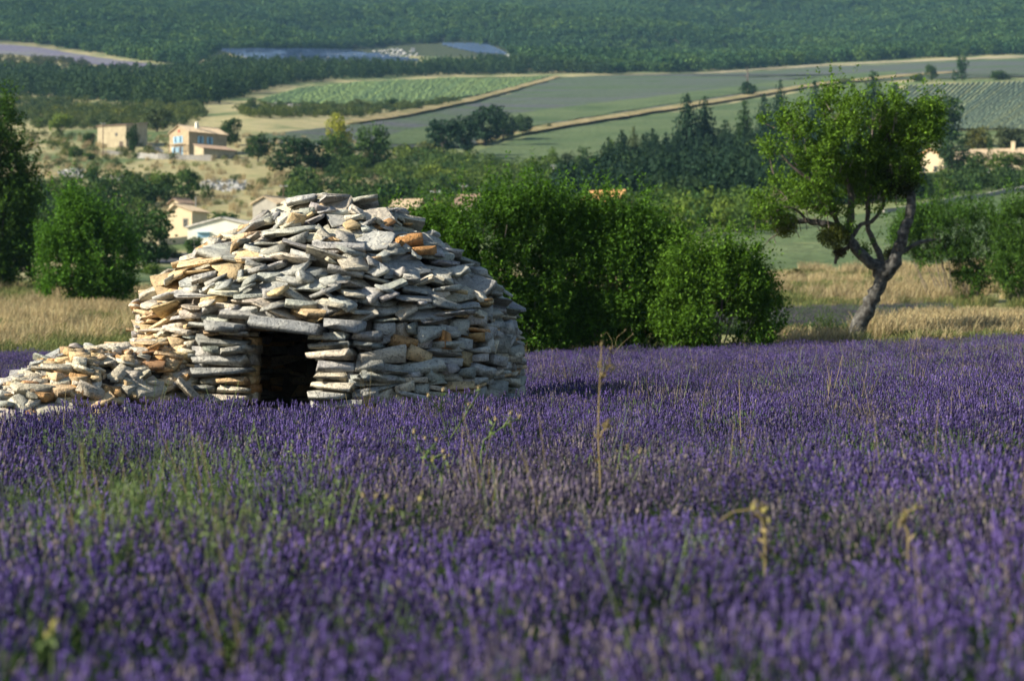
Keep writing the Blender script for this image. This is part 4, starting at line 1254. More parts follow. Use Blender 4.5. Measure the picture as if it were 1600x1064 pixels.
# ------------------------------------------------------------------ single trees and bushes of the middle distance
TL = [
 # kind, name, label, cat, u, row, h, w, colour, d
 ('round0', 'round_tree', 'pale green round tree on the dry slope far left of the stone barn', 'tree', 95, 212, 36, 36, G_LIGHT, None),
 ('shrub0', 'bush', 'dark bush leaning against the left wall of the stone barn', 'bush', 139, 226, 20, 26, G_DARK, None),
 ('shrub1', 'bush', 'small round bush alone in dry grass left of the stone barn pole', 'bush', 117, 246, 20, 24, G_MID, None),
 ('shrub2', 'bush', 'low wide bush at the foot of the stone barn pole', 'bush', 141, 250, 14, 28, G_MID, None),
 ('loose0', 'ivy_tree', 'dark ivy covered tree against the shaded side of the stone barn', 'tree', 209, 240, 48, 28, G_DARK, None),
 ('round1', 'round_tree', 'grey green tree between the stone barn and the farmhouse', 'tree', 245, 207, 40, 52, G_GREY, None),
 ('round2', 'round_tree', 'dark round tree just right of the farmhouse roof', 'tree', 359, 228, 44, 42, G_DARK, None),
 ('round3', 'round_tree', 'small dark tree at the left end of the row right of the farmhouse', 'tree', 403, 253, 48, 42, G_DARK, None),
 ('round4', 'broad_tree', 'broad low dark tree in the dip right of the farmhouse', 'tree', 468, 271, 64, 96, G_DARK, None),
 ('shrub0', 'bush', 'rounded green bush at the right skirt of the broad low dark tree', 'bush', 506, 270, 34, 44, G_MID, None),
 ('loose1', 'yellow_tree', 'yellow green crowned tree behind the row right of the farmhouse', 'tree', 525, 236, 66, 52, G_YEL, None),
 ('round0', 'round_tree', 'green tree standing below the yellow crowned tree', 'tree', 527, 263, 58, 52, G_MID, None),
 ('loose2', 'tall_tree', 'tall loose green tree at the right end of the row right of the farmhouse', 'tree', 583, 266, 78, 66, G_MID, None),
 ('shrub1', 'bush', 'light green bush at the foot of the tall loose tree', 'bush', 556, 271, 34, 44, G_LIGHT, None),
 ('round1', 'round_tree', 'dark tree at the left end of the dark clump amid the green fields', 'tree', 692, 246, 62, 64, G_BLUE, None),
 ('loose0', 'tall_tree', 'second dark tree of the clump amid the green fields', 'tree', 726, 243, 64, 50, G_BLUE, None),
 ('round2', 'round_tree', 'largest dark tree in the middle of the clump amid the green fields', 'tree', 757, 228, 66, 66, G_BLUE, None),
 ('round3', 'round_tree', 'dark tree right of the largest one in the clump amid the fields', 'tree', 786, 220, 50, 50, G_BLUE, None),
 ('round4', 'round_tree', 'small dark tree at the right tip of the clump amid the fields', 'tree', 817, 211, 34, 36, G_BLUE, None),
 ('shrub2', 'bush', 'grey green bush below the dark clump amid the fields', 'bush', 668, 252, 34, 40, G_GREY, None),
 ('shrub0', 'bush', 'round dark bush at the lower edge of the vine field', 'bush', 611, 168, 16, 28, G_DARK, None),
 ('loose1', 'small_tree', 'small dark tree at the left tip of the vine field', 'tree', 395, 168, 18, 18, G_DARK, None),
 ('shrub1', 'bush', 'grey bush left of the round one under the vine field', 'bush', 558, 170, 18, 26, G_GREY, None),
 ('shrub1', 'bush', 'tiny dark bush on the straw strip between the two green fields', 'bush', 858, 202, 9, 12, G_DARK, None),
 ('shrub2', 'bush', 'leafy green bush by the grey stones on the dry slope', 'bush', 147, 284, 32, 30, G_MID, None),
 ('round0', 'round_tree', 'left of the two round green trees between village and farmhouse', 'tree', 252, 312, 48, 46, G_MID, None),
 ('round1', 'round_tree', 'right of the two round green trees between village and farmhouse', 'tree', 295, 308, 46, 44, G_MID, None),
 ('conifer0', 'dark_conifer', 'dark pointed conifer behind the leafy tree on the left', 'conifer', 74, 335, 66, 32, G_BLUE, 300),
 ('cypress0', 'cypress', 'slim dark cypress left of centre among the village trees', 'cypress', 104, 328, 40, 13, G_BLUE, 300),
 ('loose2', 'round_tree', 'grey green tree behind the leafy tree on the left', 'tree', 127, 340, 56, 44, G_GREY, 290),
 ('cypress0', 'cypress', 'left of two small dark cypresses above the beige house', 'cypress', 240, 335, 36, 10, G_BLUE, 300),
 ('cypress0', 'cypress', 'right of two small dark cypresses above the beige house', 'cypress', 254, 335, 34, 11, G_BLUE, 300),
 ('round2', 'village_tree', 'large dark green village tree left of the beige house', 'tree', 226, 404, 98, 104, G_MID, 190),
 ('round3', 'village_tree', 'green village tree behind the left leafy tree', 'tree', 166, 400, 104, 84, G_DARK, 210),
 ('round4', 'village_tree', 'green tree top between the beige house and the grey village house', 'tree', 350, 352, 38, 60, G_MID, 300),
 ('round0', 'village_tree', 'small bright tree in front of the white shed', 'tree', 303, 403, 36, 34, G_MID, 225),
 ('shrub1', 'hedge', 'dull green hedge under the low beige garden wall', 'hedge', 262, 397, 22, 52, G_GREY, 222),
 ('shrub2', 'bush', 'low bush on the bank under the car park', 'bush', 240, 424, 22, 40, G_MID, 170),
 ('loose0', 'round_tree', 'pale green tree left of the conifers beside the pale post', 'tree', 861, 275, 46, 38, G_MID, None),
 ('conifer1', 'small_conifer', 'small green conifer left of the pale post', 'conifer', 832, 280, 34, 36, G_MID, None),
 ('pine0', 'pine_tree', 'dark round topped pine right of the pale post', 'pine', 913, 276, 48, 36, G_DARK, None),
 ('pine1', 'pine_tree', 'slender pine between the pale post and the dark round topped pine', 'pine', 888, 274, 38, 30, G_GREY, None),
 ('conifer2', 'conifer', 'green broad conifer at the left end of the conifer wood', 'conifer', 955, 288, 72, 44, G_MID, None),
 ('conifer3', 'conifer', 'grey bare looking conifer second in the conifer wood', 'conifer', 990, 285, 88, 42, G_GREY, None),
 ('conifer0', 'conifer', 'dark conifer third from the left in the conifer wood', 'conifer', 1019, 280, 80, 40, G_BLUE, None),
 ('conifer1', 'conifer', 'dark bushy conifer left of the yellow poplar', 'conifer', 1040, 276, 62, 40, G_BLUE, None),
 ('cypress0', 'poplar', 'slim yellow green poplar in the conifer wood', 'poplar', 1056, 272, 58, 20, (0.13, 0.15, 0.04), 440),
 ('conifer2', 'cedar', 'tall dark cedar, left of the twin tall cedars', 'cedar', 1074, 268, 124, 62, G_BLUE, None),
 ('conifer3', 'cedar', 'tall dark cedar, right of the twin tall cedars', 'cedar', 1101, 266, 116, 58, G_BLUE, None),
 ('conifer0', 'conifer', 'dark conifer close on the right of the twin tall cedars', 'conifer', 1133, 262, 76, 46, G_BLUE, None),
 ('conifer1', 'conifer', 'thin spire conifer with a bare tip right of the twin cedars', 'conifer', 1163, 258, 104, 40, G_DARK, None),
 ('conifer2', 'conifer', 'dark conifer just left of the almond tree crown', 'conifer', 1194, 252, 108, 44, G_BLUE, None),
 ('conifer3', 'conifer', 'tall dark conifer against the left edge of the almond tree crown', 'conifer', 1219, 248, 124, 46, G_BLUE, None),
 ('conifer0', 'conifer', 'sparse conifer tips behind the upper left of the almond tree', 'conifer', 1274, 240, 116, 46, G_BLUE, None),
 ('conifer1', 'conifer', 'tall pointed conifer behind the top of the almond tree', 'conifer', 1364, 225, 118, 54, G_BLUE, None),
 ('conifer2', 'conifer', 'dark conifer right of the pointed one behind the almond tree', 'conifer', 1398, 225, 98, 52, G_BLUE, None),
 ('round1', 'round_tree', 'rounded green tree in front of the conifers left of the almond tree', 'tree', 1190, 272, 56, 56, G_MID, None),
 ('round2', 'big_round_tree', 'big dark round tree behind the right of the almond tree crown', 'tree', 1470, 232, 86, 82, G_DARK, None),
 ('round3', 'round_tree', 'olive coloured round tree above the long farmhouse roof, left of the cypress', 'tree', 1528, 240, 44, 54, (0.09, 0.10, 0.03), None),
 ('round4', 'round_tree', 'olive coloured round tree above the long farmhouse roof, right of the cypress', 'tree', 1578, 240, 46, 56, (0.075, 0.085, 0.03), None),
 ('cypress0', 'cypress', 'slim dark cypress in front of the long farmhouse roof', 'cypress', 1547, 262, 58, 15, G_DARK, 410),
 ('loose0', 'tall_tree', 'dark leafy tree covering the left end of the long farmhouse', 'tree', 1488, 303, 72, 70, G_BLUE, 380),
 ('round0', 'round_tree', 'dark green tree in front of the right part of the long farmhouse', 'tree', 1576, 302, 44, 66, G_DARK, 370),
 ('loose1', 'tall_tree', 'dark green tree between the cypress and the covered end of the farmhouse', 'tree', 1530, 303, 46, 54, G_DARK, 375),
 ('loose2', 'tall_tree', 'tall dark tree on the field edge at the far right', 'tree', 1503, 127, 42, 26, G_DARK, None),
 ('round1', 'round_tree', 'smaller round tree left of the tall dark field edge tree', 'tree', 1455, 127, 28, 22, G_DARK, None),
 ('shrub0', 'bush', 'low bush left of the field edge trees at the far right', 'bush', 1434, 128, 14, 26, G_DARK, None),
 ('shrub1', 'bush', 'dark bush at the far right end of the field edge', 'bush', 1561, 125, 17, 34, G_DARK, None),
 ('shrub2', 'bush', 'low bush on the straw strip above the almond tree crown', 'bush', 1322, 133, 12, 30, G_GREY, None),
 ('loose0', 'green_tree', 'bright green tree between the third bush and the almond tree', 'tree', 1085, 362, 46, 46, G_LIGHT, 235),
 ('round3', 'green_tree', 'rounded green tree left of the almond tree foot, above the field', 'tree', 1150, 366, 62, 70, G_MID, 230),
 ('loose1', 'green_tree', 'light green tree behind the second bush top', 'tree', 1052, 345, 40, 34, G_LIGHT, 260),
 ('shrub0', 'bush', 'dark dry bush in golden grass left of the almond trunk', 'bush', 1240, 446, 28, 44, (0.07, 0.075, 0.035), 132),
]
for k, (kind, nm, lab, cat, u, row, h, w, colr, d) in enumerate(TL):
    put_tree(kind, nm, lab, cat, u, row, h, w * (1.35 if kind.startswith('conifer') else 1.0), colr, d, seed=k)
wood('conifer_wood', [(935, 292), (1010, 270), (1120, 256), (1260, 244), (1440, 238), (1440, 250), (1250, 262), (1120, 276), (1020, 290), (950, 300)], 4.6, (5.5, 10), 0.55, [source('conifer', TREE['conifer%d' % i][0]) for i in range(4)], (0.022, 0.048, 0.028), (330, 560), 23, jitter=1.2, keep=.8)
# dead tree on the field edge
pd = P(1168, 151); s_ = pd.y / F_PX
t = thing('dead_tree', 'bare dead tree over a dark bush on the straw strip in the fields', 'dead tree', pd)
mb = MB(); rg = np.random.default_rng(3); hd = 46 * s_
mb.tube([(0, 0, -1), (0.2, 0, hd * .5), (0, 0, hd)], [0.5, 0.32, 0.08], 6)
for k in range(22):
    zz = rg.uniform(.35, .95) * hd; a = rg.uniform(0, 6.28); l = rg.uniform(.12, .36) * hd * (1.2 - zz / hd)
    mb.tube([(0.1, 0, zz), (l * math.cos(a), l * .5 * math.sin(a), zz + l * rg.uniform(.1, .7))], [.17, .06], 4)
mb.build('trunk', [M_TWIG], t)
cr = link('ivy', TREE['shrub0'][0], t); cr.scale = (30 * s_, 30 * s_, 26 * s_); cr.color = (*G_DARK, 1)

# ------------------------------------------------------------------ near leafy trees and bushes
def px3(u, v, d, dy=0.0):
    """a point at distance d seen at pixel u, v (measured from the photograph)"""
    return np.array([(u - U0) / F_PX * d, d + dy, EYE + (V0 - v) * d / F_PX])

def twig_leaves(C, D, n_leaf, length, leaf, rg, mb, mat=0, aspect=0.5):
    """short leafy shoots starting at C along D"""
    n = len(C)
    t = rg.random((n, n_leaf)) ** 0.8
    Lp = C[:, None, :] + D[:, None, :] * (t * length * rg.uniform(.6, 1.4, (n, 1)))[..., None] + rg.normal(size=(n, n_leaf, 3)) * leaf * 0.45
    N = rg.normal(size=(n, n_leaf, 3)) * 0.8 + np.array([-0.15, -0.2, 0.75])
    V, F = leaf_quads(Lp.reshape(-1, 3), N.reshape(-1, 3), leaf * rg.uniform(.6, 1.35, n * n_leaf), rg, aspect, fold=0.08)
    mb.add(V, F, mat)

def near_bush(name, label, cat, d, blobs, color, n_shoot=2600, leaf=0.105, shoot=0.36, stems=16, base=None, seed=0, depth=0.8, trunk_mat=None, nleaf=9, in_rad=0.3, gap=0.385, squash=1.0):
    """blobs in pixels (u, v, ru, rv) at distance d; leafy shoots fill their shells, stems rise from the base"""
    rg = np.random.default_rng(seed)
    s = d / F_PX
    bx, bz = base[0], base[1]
    B0 = px3(bx, bz, d)
    B0[2] = float(H(B0[0], B0[1]))
    t = thing(name, label, cat, B0)
    BL_ = []
    for (u, v, ru, rv) in blobs:
        v = 545 - (545 - v) * squash
        c = px3(u, v, d) - B0
        c[1] += rg.uniform(-.35, .35) * ru * s
        BL_.append((*c, ru * s, ru * s * depth, rv * s))
    B = np.array(BL_)
    w = (B[:, 3] * B[:, 5]); k = rg.choice(len(B), n_shoot, p=w / w.sum())
    Dn = unit(rg.normal(size=(n_shoot, 3)))
    rad = in_rad + (1 - in_rad) * rg.random(n_shoot) ** 0.55
    rad *= 0.52 + 0.96 * fbm(Dn[:, 0] * 2.2 + k * 3.1 + 20, Dn[:, 2] * 2.2 + Dn[:, 1] * 1.5 + 20, seed + 2, 3)
    C = B[k, :3] + Dn * B[k, 3:] * rad[:, None]
    # gaps: drop shoots where a coarse noise is low
    g = fbm(C[:, 0] / .55 + 7 + C[:, 1], C[:, 2] / .55 + 3, seed, 3)
    keep = g > gap
    C, Dn = C[keep], Dn[keep]
    C[:, 2] = np.maximum(C[:, 2], 0.05)
    dirs = unit(Dn * 0.6 + np.array([0, 0, 0.75]) + rg.normal(size=Dn.shape) * 0.35)
    mb = MB(); twig_leaves(C, dirs, nleaf, shoot, leaf, rg, mb)
    top = rg.choice(len(C), max(8, len(C) // 10))
    for _ in range(2):
        Ct = C[top] + (Dn[top] * 0.5 + np.array([0, 0, .5])) * shoot * rg.uniform(.3, .9, (len(top), 1))
        twig_leaves(Ct, unit(dirs[top] + np.array([0, 0, .8])), nleaf + 5, shoot * 2.4, leaf, rg, mb)
        top = rg.choice(len(C), max(8, len(C) // 10))
    o = mb.build('foliage', [M_LEAF], t); o.color = (*color, 1)
    sm = MB()
    for q in range(stems):
        e = C[int(rg.integers(len(C)))] * np.array([.9, .9, .95])
        b0 = np.array([rg.normal() * .2, rg.normal() * .2, -0.2])
        if abs(e[0]) > 1.5: b0[0] += e[0] * 0.55
        m1 = (b0 + e) / 2 + rg.normal(size=3) * .12
        sm.tube([b0, m1, e], [.035, .024, .008], 5)
    for q in range(stems * 6):
        e = C[int(rg.integers(len(C)))]
        sm.tube([e - np.array([e[0] * .12, e[1] * .2, .35]) + rg.normal(size=3) * .1, e], [.012, .005], 4, cap=False)
    sm.build('stem', [trunk_mat or M_TWIG], t)
    return t

near_bush('leafy_bush', 'dark green leafy bush right behind the stone hut', 'bush', 60.5,
          [(650, 345, 40, 30), (700, 370, 60, 45), (760, 350, 60, 55), (800, 400, 60, 70), (840, 345, 55, 50), (760, 430, 70, 80), (850, 460, 50, 80), (690, 440, 50, 70), (830, 520, 50, 50), (780, 510, 60, 60), (835, 310, 26, 26), (780, 318, 24, 22)],
          (0.070, 0.150, 0.018), 8200, seed=41, base=(770, 560), stems=20, squash=.93)
near_bush('leafy_bush', 'widest green bush in the middle behind the lavender field', 'bush', 61.5,
          [(905, 350, 58, 46), (955, 355, 55, 45), (1000, 385, 50, 55), (890, 420, 65, 75), (960, 440, 75, 85), (1030, 420, 45, 60), (1046, 392, 34, 28), (890, 490, 60, 60), (985, 500, 60, 60), (930, 520, 60, 50), (860, 520, 40, 50), (1020, 520, 50, 50), (1052, 395, 42, 45), (1045, 440, 46, 60), (940, 315, 22, 18), (880, 322, 24, 20), (990, 335, 26, 22), (1040, 470, 40, 60)],
          (0.078, 0.165, 0.020), 10500, seed=42, base=(945, 560), stems=22, squash=.94)
near_bush('leafy_bush', 'bright green bush at the right end of the bush row', 'bush', 60.0,
          [(1088, 412, 36, 30), (1128, 402, 24, 30), (1150, 428, 34, 36), (1172, 440, 20, 26), (1075, 450, 48, 50), (1140, 462, 50, 48), (1186, 478, 28, 36), (1206, 490, 16, 22), (1080, 505, 60, 40), (1150, 515, 55, 50), (1090, 525, 60, 50), (1204, 512, 18, 24), (1115, 392, 22, 14)],
          (0.080, 0.165, 0.020), 8000, seed=43, base=(1115, 560), stems=18, gap=.43, squash=.94)
near_bush('leafy_tree', 'bright leafy tree in dry grass left of the stone hut', 'tree', 108.0,
          [(122, 348, 30, 26), (148, 372, 40, 34), (100, 385, 34, 30), (84, 410, 22, 30), (192, 430, 20, 30), (112, 322, 14, 18), (165, 420, 44, 40), (120, 440, 44, 36), (95, 340, 22, 24), (185, 400, 24, 30), (140, 460, 44, 24), (110, 455, 40, 24), (170, 450, 34, 26)],
          (0.078, 0.175, 0.022), 7500, leaf=0.16, shoot=0.5, seed=44, base=(138, 495), stems=12, nleaf=8, gap=.43)
near_bush('shady_tree', 'big dark tree cut by the left edge of the photo', 'tree', 125.0,
          [(-20, 250, 55, 60), (10, 310, 50, 50), (-10, 370, 70, 60), (40, 340, 30, 40), (0, 200, 30, 40), (35, 390, 36, 34), (-60, 300, 60, 120), (20, 240, 18, 16), (5, 410, 40, 26), (-30, 430, 50, 30), (30, 430, 30, 22)],
          (0.05, 0.105, 0.02), 8000, leaf=0.22, shoot=0.6, seed=45, base=(-10, 520), stems=12, nleaf=8, gap=0.46)
near_bush('spreading_tree', 'wide spreading dark green tree right of the almond tree', 'tree', 104.0,
          [(1450, 370, 46, 40), (1500, 350, 55, 32), (1545, 365, 50, 40), (1480, 405, 50, 36), (1530, 420, 40, 36), (1510, 450, 26, 26), (1420, 375, 26, 26), (1440, 345, 20, 14), (1560, 345, 22, 16)],
          (0.062, 0.13, 0.022), 6000, leaf=0.13, shoot=0.4, seed=46, base=(1522, 490), stems=14, nleaf=8, gap=0.43)
near_bush('spreading_tree', 'dark green tree cut by the right edge of the photo', 'tree', 98.0,
          [(1590, 370, 34, 50), (1630, 350, 50, 60), (1600, 430, 50, 30), (1660, 400, 60, 70), (1585, 420, 26, 32)],
          (0.055, 0.115, 0.02), 4500, leaf=0.13, shoot=0.4, seed=47, base=(1630, 490), stems=10, nleaf=8)
near_bush('seedling_bush', 'small light green sapling at the lavender edge left of the almond trunk', 'sapling', 64.5,
          [(1285, 512, 16, 12), (1300, 505, 10, 10)], (0.07, 0.11, 0.03), 90, leaf=0.06, shoot=0.2, seed=48, base=(1288, 545), stems=5, nleaf=6)

# almond tree with mistletoe
AD = 66.0
A0 = at(1338, AD)
alm = thing('almond_tree', 'gnarled leaning almond tree with mistletoe balls at the lavender edge', 'tree', A0)
A0n = np.array(A0[:])
def ap(u, v, dy=0.0): return px3(u, v, AD, 0) + np.array([0, dy, 0]) - A0n
rg = np.random.default_rng(55)
SA = AD / F_PX
def limb(pts, rad, mb, sides=9, sub=4):
    """smooth a pixel path into a gnarled tube"""
    P_ = np.array([ap(*p) for p in pts]); r_ = np.array(rad, float) * SA
    tq = np.linspace(0, len(P_) - 1, (len(P_) - 1) * sub + 1)
    def cr(arr):
        out = []
        for q in tq:
            i = min(int(q), len(P_) - 2); f = q - i
            p0 = arr[max(i - 1, 0)]; p1 = arr[i]; p2 = arr[i + 1]; p3 = arr[min(i + 2, len(arr) - 1)]
            out.append(0.5 * ((2 * p1) + (-p0 + p2) * f + (2 * p0 - 5 * p1 + 4 * p2 - p3) * f ** 2 + (-p0 + 3 * p1 - 3 * p2 + p3) * f ** 3))
        return np.array(out)
    Q = cr(P_); rr = cr(r_[:, None])[:, 0]
    rr = rr * (1 + rg.uniform(-.10, .14, len(rr)))
    Q[1:-1] += rg.normal(size=(len(Q) - 2, 3)) * (rr[1:-1, None] * .12)
    mb.tube(Q, np.maximum(rr, .004), sides)
    return Q
mb = MB()
limb([(1322, 570), (1338, 515), (1356, 480), (1372, 452), (1380, 425)], [15, 12.5, 11.5, 11, 11], mb, 12)
mb.build('trunk', [M_BARKG], alm)
mb = MB()
limb([(1380, 432), (1366, 414), (1342, 393), (1326, 372), (1316, 360), (1290, 350), (1262, 346), (1238, 347)], [11, 10, 8.5, 8, 7, 5.5, 4.5, 3], mb)
mb.build('limb', [M_BARKG], alm)
mb = MB()
limb([(1380, 432, 0), (1394, 408, -.2), (1404, 385, -.3), (1410, 360, -.3), (1419, 338, -.2), (1424, 312, 0), (1427, 285, .6), (1440, 250, 1.0), (1438, 215, 1.1), (1448, 185, 1.0)], [12, 11, 9, 8.5, 7.5, 7, 6, 4.5, 3, 1.5], mb)
mb.build('limb', [M_BARKG], alm)
mb = MB()
limb([(1402, 398), (1420, 388), (1440, 378), (1464, 374)], [4.5, 3.5, 3, 1], mb, 7)
mb.build('limb', [M_BARKG], alm)
for pts, rad in (
    ([(1378, 425, .1), (1379, 400, .3), (1368, 375, .5), (1361, 350, .6), (1362, 325, .7), (1360, 290, .8), (1352, 250, .8), (1345, 200, .7), (1325, 150, .6)], [5.5, 5, 4.5, 4, 4, 3.5, 3, 2, 1]),
    ([(1330, 376), (1330, 350, .2), (1333, 320, .4), (1330, 290, .5), (1318, 250, .5), (1300, 210, .4), (1290, 175, .3)], [6, 5.5, 5, 4, 3, 2, 1]),
    ([(1330, 372), (1348, 350, .3), (1366, 345, .5), (1385, 320, .6), (1390, 290, .8), (1400, 240, .9), (1405, 190, .8)], [4, 3.5, 3.2, 3, 2.5, 2, 1]),
    ([(1314, 360), (1300, 335, -.3), (1290, 315, -.5), (1270, 290, -.7), (1240, 270, -.8), (1215, 245, -.8)], [5, 4, 3.5, 3, 2, 1]),
    ([(1300, 335), (1280, 325, .3), (1255, 310, .5), (1225, 300, .6), (1195, 310, .6)], [3, 2.6, 2.2, 1.8, .8]),
    ([(1318, 250, .5), (1290, 230, .7), (1255, 205, .8), (1230, 190, .8)], [2.4, 2, 1.5, .8]),
    ([(1427, 290, .6), (1410, 265, .6), (1395, 225, .5), (1385, 180, .4)], [3, 2.5, 2, 1]),
    ([(1262, 346), (1245, 330, -.2), (1225, 325, -.3), (1200, 335, -.4), (1180, 325, -.4)], [2.4, 2, 1.6, 1.2, .6]),
    ([(1330, 385, .1), (1310, 395, .1), (1306, 412, .1)], [3.6, 4.2, 2.2]),
    ([(1240, 347), (1225, 362), (1205, 372), (1192, 388)], [2, 1.6, 1, .5])):
    mb = MB(); limb(pts, rad, mb, 6, 3); mb.build('branch', [M_BARK], alm)
blobs = [(1318, 152, 22, 22), (1295, 180, 36, 26), (1345, 182, 36, 28), (1385, 172, 20, 18), (1412, 205, 30, 24), (1448, 186, 24, 24), (1432, 222, 30, 26), (1252, 192, 30, 24), (1222, 232, 28, 30), (1275, 232, 38, 32), (1330, 228, 40, 34), (1372, 245, 34, 30), (1412, 258, 28, 28), (1210, 285, 24, 28), (1255, 280, 34, 30), (1305, 280, 40, 30), (1355, 285, 36, 30), (1398, 292, 32, 22), (1192, 325, 20, 18), (1228, 322, 28, 16), (1275, 318, 28, 18), (1322, 318, 26, 20), (1352, 335, 22, 18), (1346, 375, 16, 20), (1460, 170, 12, 14), (1205, 200, 14, 16), (1436, 268, 20, 20), (1425, 290, 22, 16), (1335, 348, 20, 14), (1285, 338, 20, 12), (1420, 318, 14, 16), (1200, 345, 16, 12)]
s = SA
BLb = []
for (u, v, ru, rv) in blobs:
    c = ap(u, v); c[1] += rg.uniform(-.9, .9)
    BLb.append((*c, ru * s, ru * s * 1.1, rv * s))
B = np.array(BLb); w = B[:, 3] * B[:, 5]
n = 8600
k = rg.choice(len(B), n, p=w / w.sum())
Dn = unit(rg.normal(size=(n, 3))); rad = 0.35 + 0.65 * rg.random(n) ** .5
C = B[k, :3] + Dn * B[k, 3:] * rad[:, None]
g = fbm(C[:, 0] / .62 + C[:, 1] * .8 + 9, C[:, 2] / .62 + 4, 77, 3)
ul, vl = (C[:, 0] + A0n[0]), (C[:, 2])
ok = g > np.where((k >= 13) & (k != 17), 0.52, 0.475) + 0.05 * (C[:, 0] < -1.2)
C, Dn = C[ok], Dn[ok]
mb = MB(); twig_leaves(C, unit(Dn * .7 + np.array([0, 0, .6]) + rg.normal(size=Dn.shape) * .4), 10, 0.30, 0.105, rg, mb, aspect=0.5)
top = rg.choice(len(C), 420)
twig_leaves(C[top] + (Dn[top] * .3 + np.array([0, 0, .25])) * .5, unit(Dn[top] * .6 + np.array([0, 0, 1.0]) + rg.normal(size=(420, 3)) * .2), 14, .6, .11, rg, mb, aspect=.5)
o = mb.build('crown', [M_LEAF], alm); o.color = (0.088, 0.168, 0.022, 1)
mb = MB()
for q in range(260):
    e = C[int(rg.integers(len(C)))]
    mb.tube([e - np.array([e[0] * .06, e[1] * .2, rg.uniform(.2, .6)]) + rg.normal(size=3) * .12, e], [.014, .004], 4, cap=False)
for q in range(40):     # bare fine twigs on the left side
    b0 = ap(rg.uniform(1195, 1290), rg.uniform(300, 360), rg.uniform(-.6, .6))
    mb.tube([b0, b0 + np.array([rg.uniform(-.5, .1), 0, rg.uniform(-.3, .4)])], [.012, .004], 4, cap=False)
mb.build('twigs', [M_TWIG], alm)['kind'] = 'stuff'
for (u, v, ru, rv, dy, colr) in ((1225, 353, 22, 20, -.3, (0.075, 0.105, 0.022)), (1300, 370, 27, 21, -.3, (0.085, 0.105, 0.025)), (1312, 395, 12, 10, .1, (0.07, 0.06, 0.02)), (1394, 398, 12, 14, .3, (0.075, 0.08, 0.02)), (1402, 284, 38, 28, .2, (0.022, 0.032, 0.009))):
    c = ap(u, v, dy)
    n = int(1500 * (ru / 20) ** 2)
    D = unit(rg.normal(size=(n, 3))); rr = rg.random(n) ** .45
    Cm = c + D * rr[:, None] * np.array([ru, ru, rv]) * s
    V, F = leaf_quads(Cm, rg.normal(size=(n, 3)) + np.array([0, -.3, .4]), .08 * rg.uniform(.7, 1.3, n), rg, .45)
    mb = MB().add(V, F)
    for q in range(26):
        dd = unit(rg.normal(size=3)); mb.tube([c, c + dd * np.array([ru, ru, rv]) * s * .8], [.01, .005], 4, mat=1, cap=False)
    o = mb.build('mistletoe', [M_LEAF, M_TWIG], alm); o.color = (*colr, 1)

# ------------------------------------------------------------------ lavender
def petal_mat(name, stops, trans=0.25):
    m, nt, b = new_mat(name)
    g = nd(nt, 'ShaderNodeNewGeometry'); oi = nd(nt, 'ShaderNodeObjectInfo')
    r = ramp(nt, g.outputs['Random Per Island'], stops)
    r2 = ramp(nt, oi.outputs['Random'], [(0, (0.58, 0.58, 0.62)), (0.5, (0.95, 0.95, 0.95)), (1, (1.25, 1.2, 1.2))])
    c = mul(nt, r.outputs[0], r2.outputs[0])
    nt.links.new(c, b.inputs['Base Color']); b.inputs['Roughness'].default_value = 0.8
    t = nd(nt, 'ShaderNodeBsdfTranslucent'); nt.links.new(c, t.inputs[0])
    mx = nd(nt, 'ShaderNodeMixShader'); mx.inputs[0].default_value = trans
    nt.links.new(b.outputs[0], mx.inputs[1]); nt.links.new(t.outputs[0], mx.inputs[2])
    nt.links.new(mx.outputs[0], nt.nodes['Material Output'].inputs[0])
    return m
M_SPIKE = petal_mat('lavender_spike', [(0, (0.022, 0.016, 0.055)), (0.35, (0.046, 0.032, 0.11)), (0.6, (0.078, 0.054, 0.19)), (0.82, (0.11, 0.08, 0.25)), (0.92, (0.14, 0.115, 0.16)), (1, (0.18, 0.155, 0.13))])
M_SPIKED = petal_mat('faded_spike', [(0, (0.035, 0.028, 0.055)), (0.5, (0.078, 0.062, 0.11)), (0.8, (0.125, 0.105, 0.14)), (1, (0.18, 0.155, 0.13))])
M_PETAL = petal_mat('lavender_petal', [(0, (0.12, 0.07, 0.32)), (0.6, (0.18, 0.115, 0.44)), (1, (0.26, 0.18, 0.5))], 0.4)
M_STEM = petal_mat('lavender_stem', [(0, (0.04, 0.085, 0.024)), (0.6, (0.075, 0.13, 0.04)), (1, (0.15, 0.195, 0.075))], 0.3)
M_LLEAF = petal_mat('lavender_leaf', [(0, (0.02, 0.048, 0.013)), (0.7, (0.05, 0.10, 0.028)), (1, (0.085, 0.15, 0.045))], 0.25)

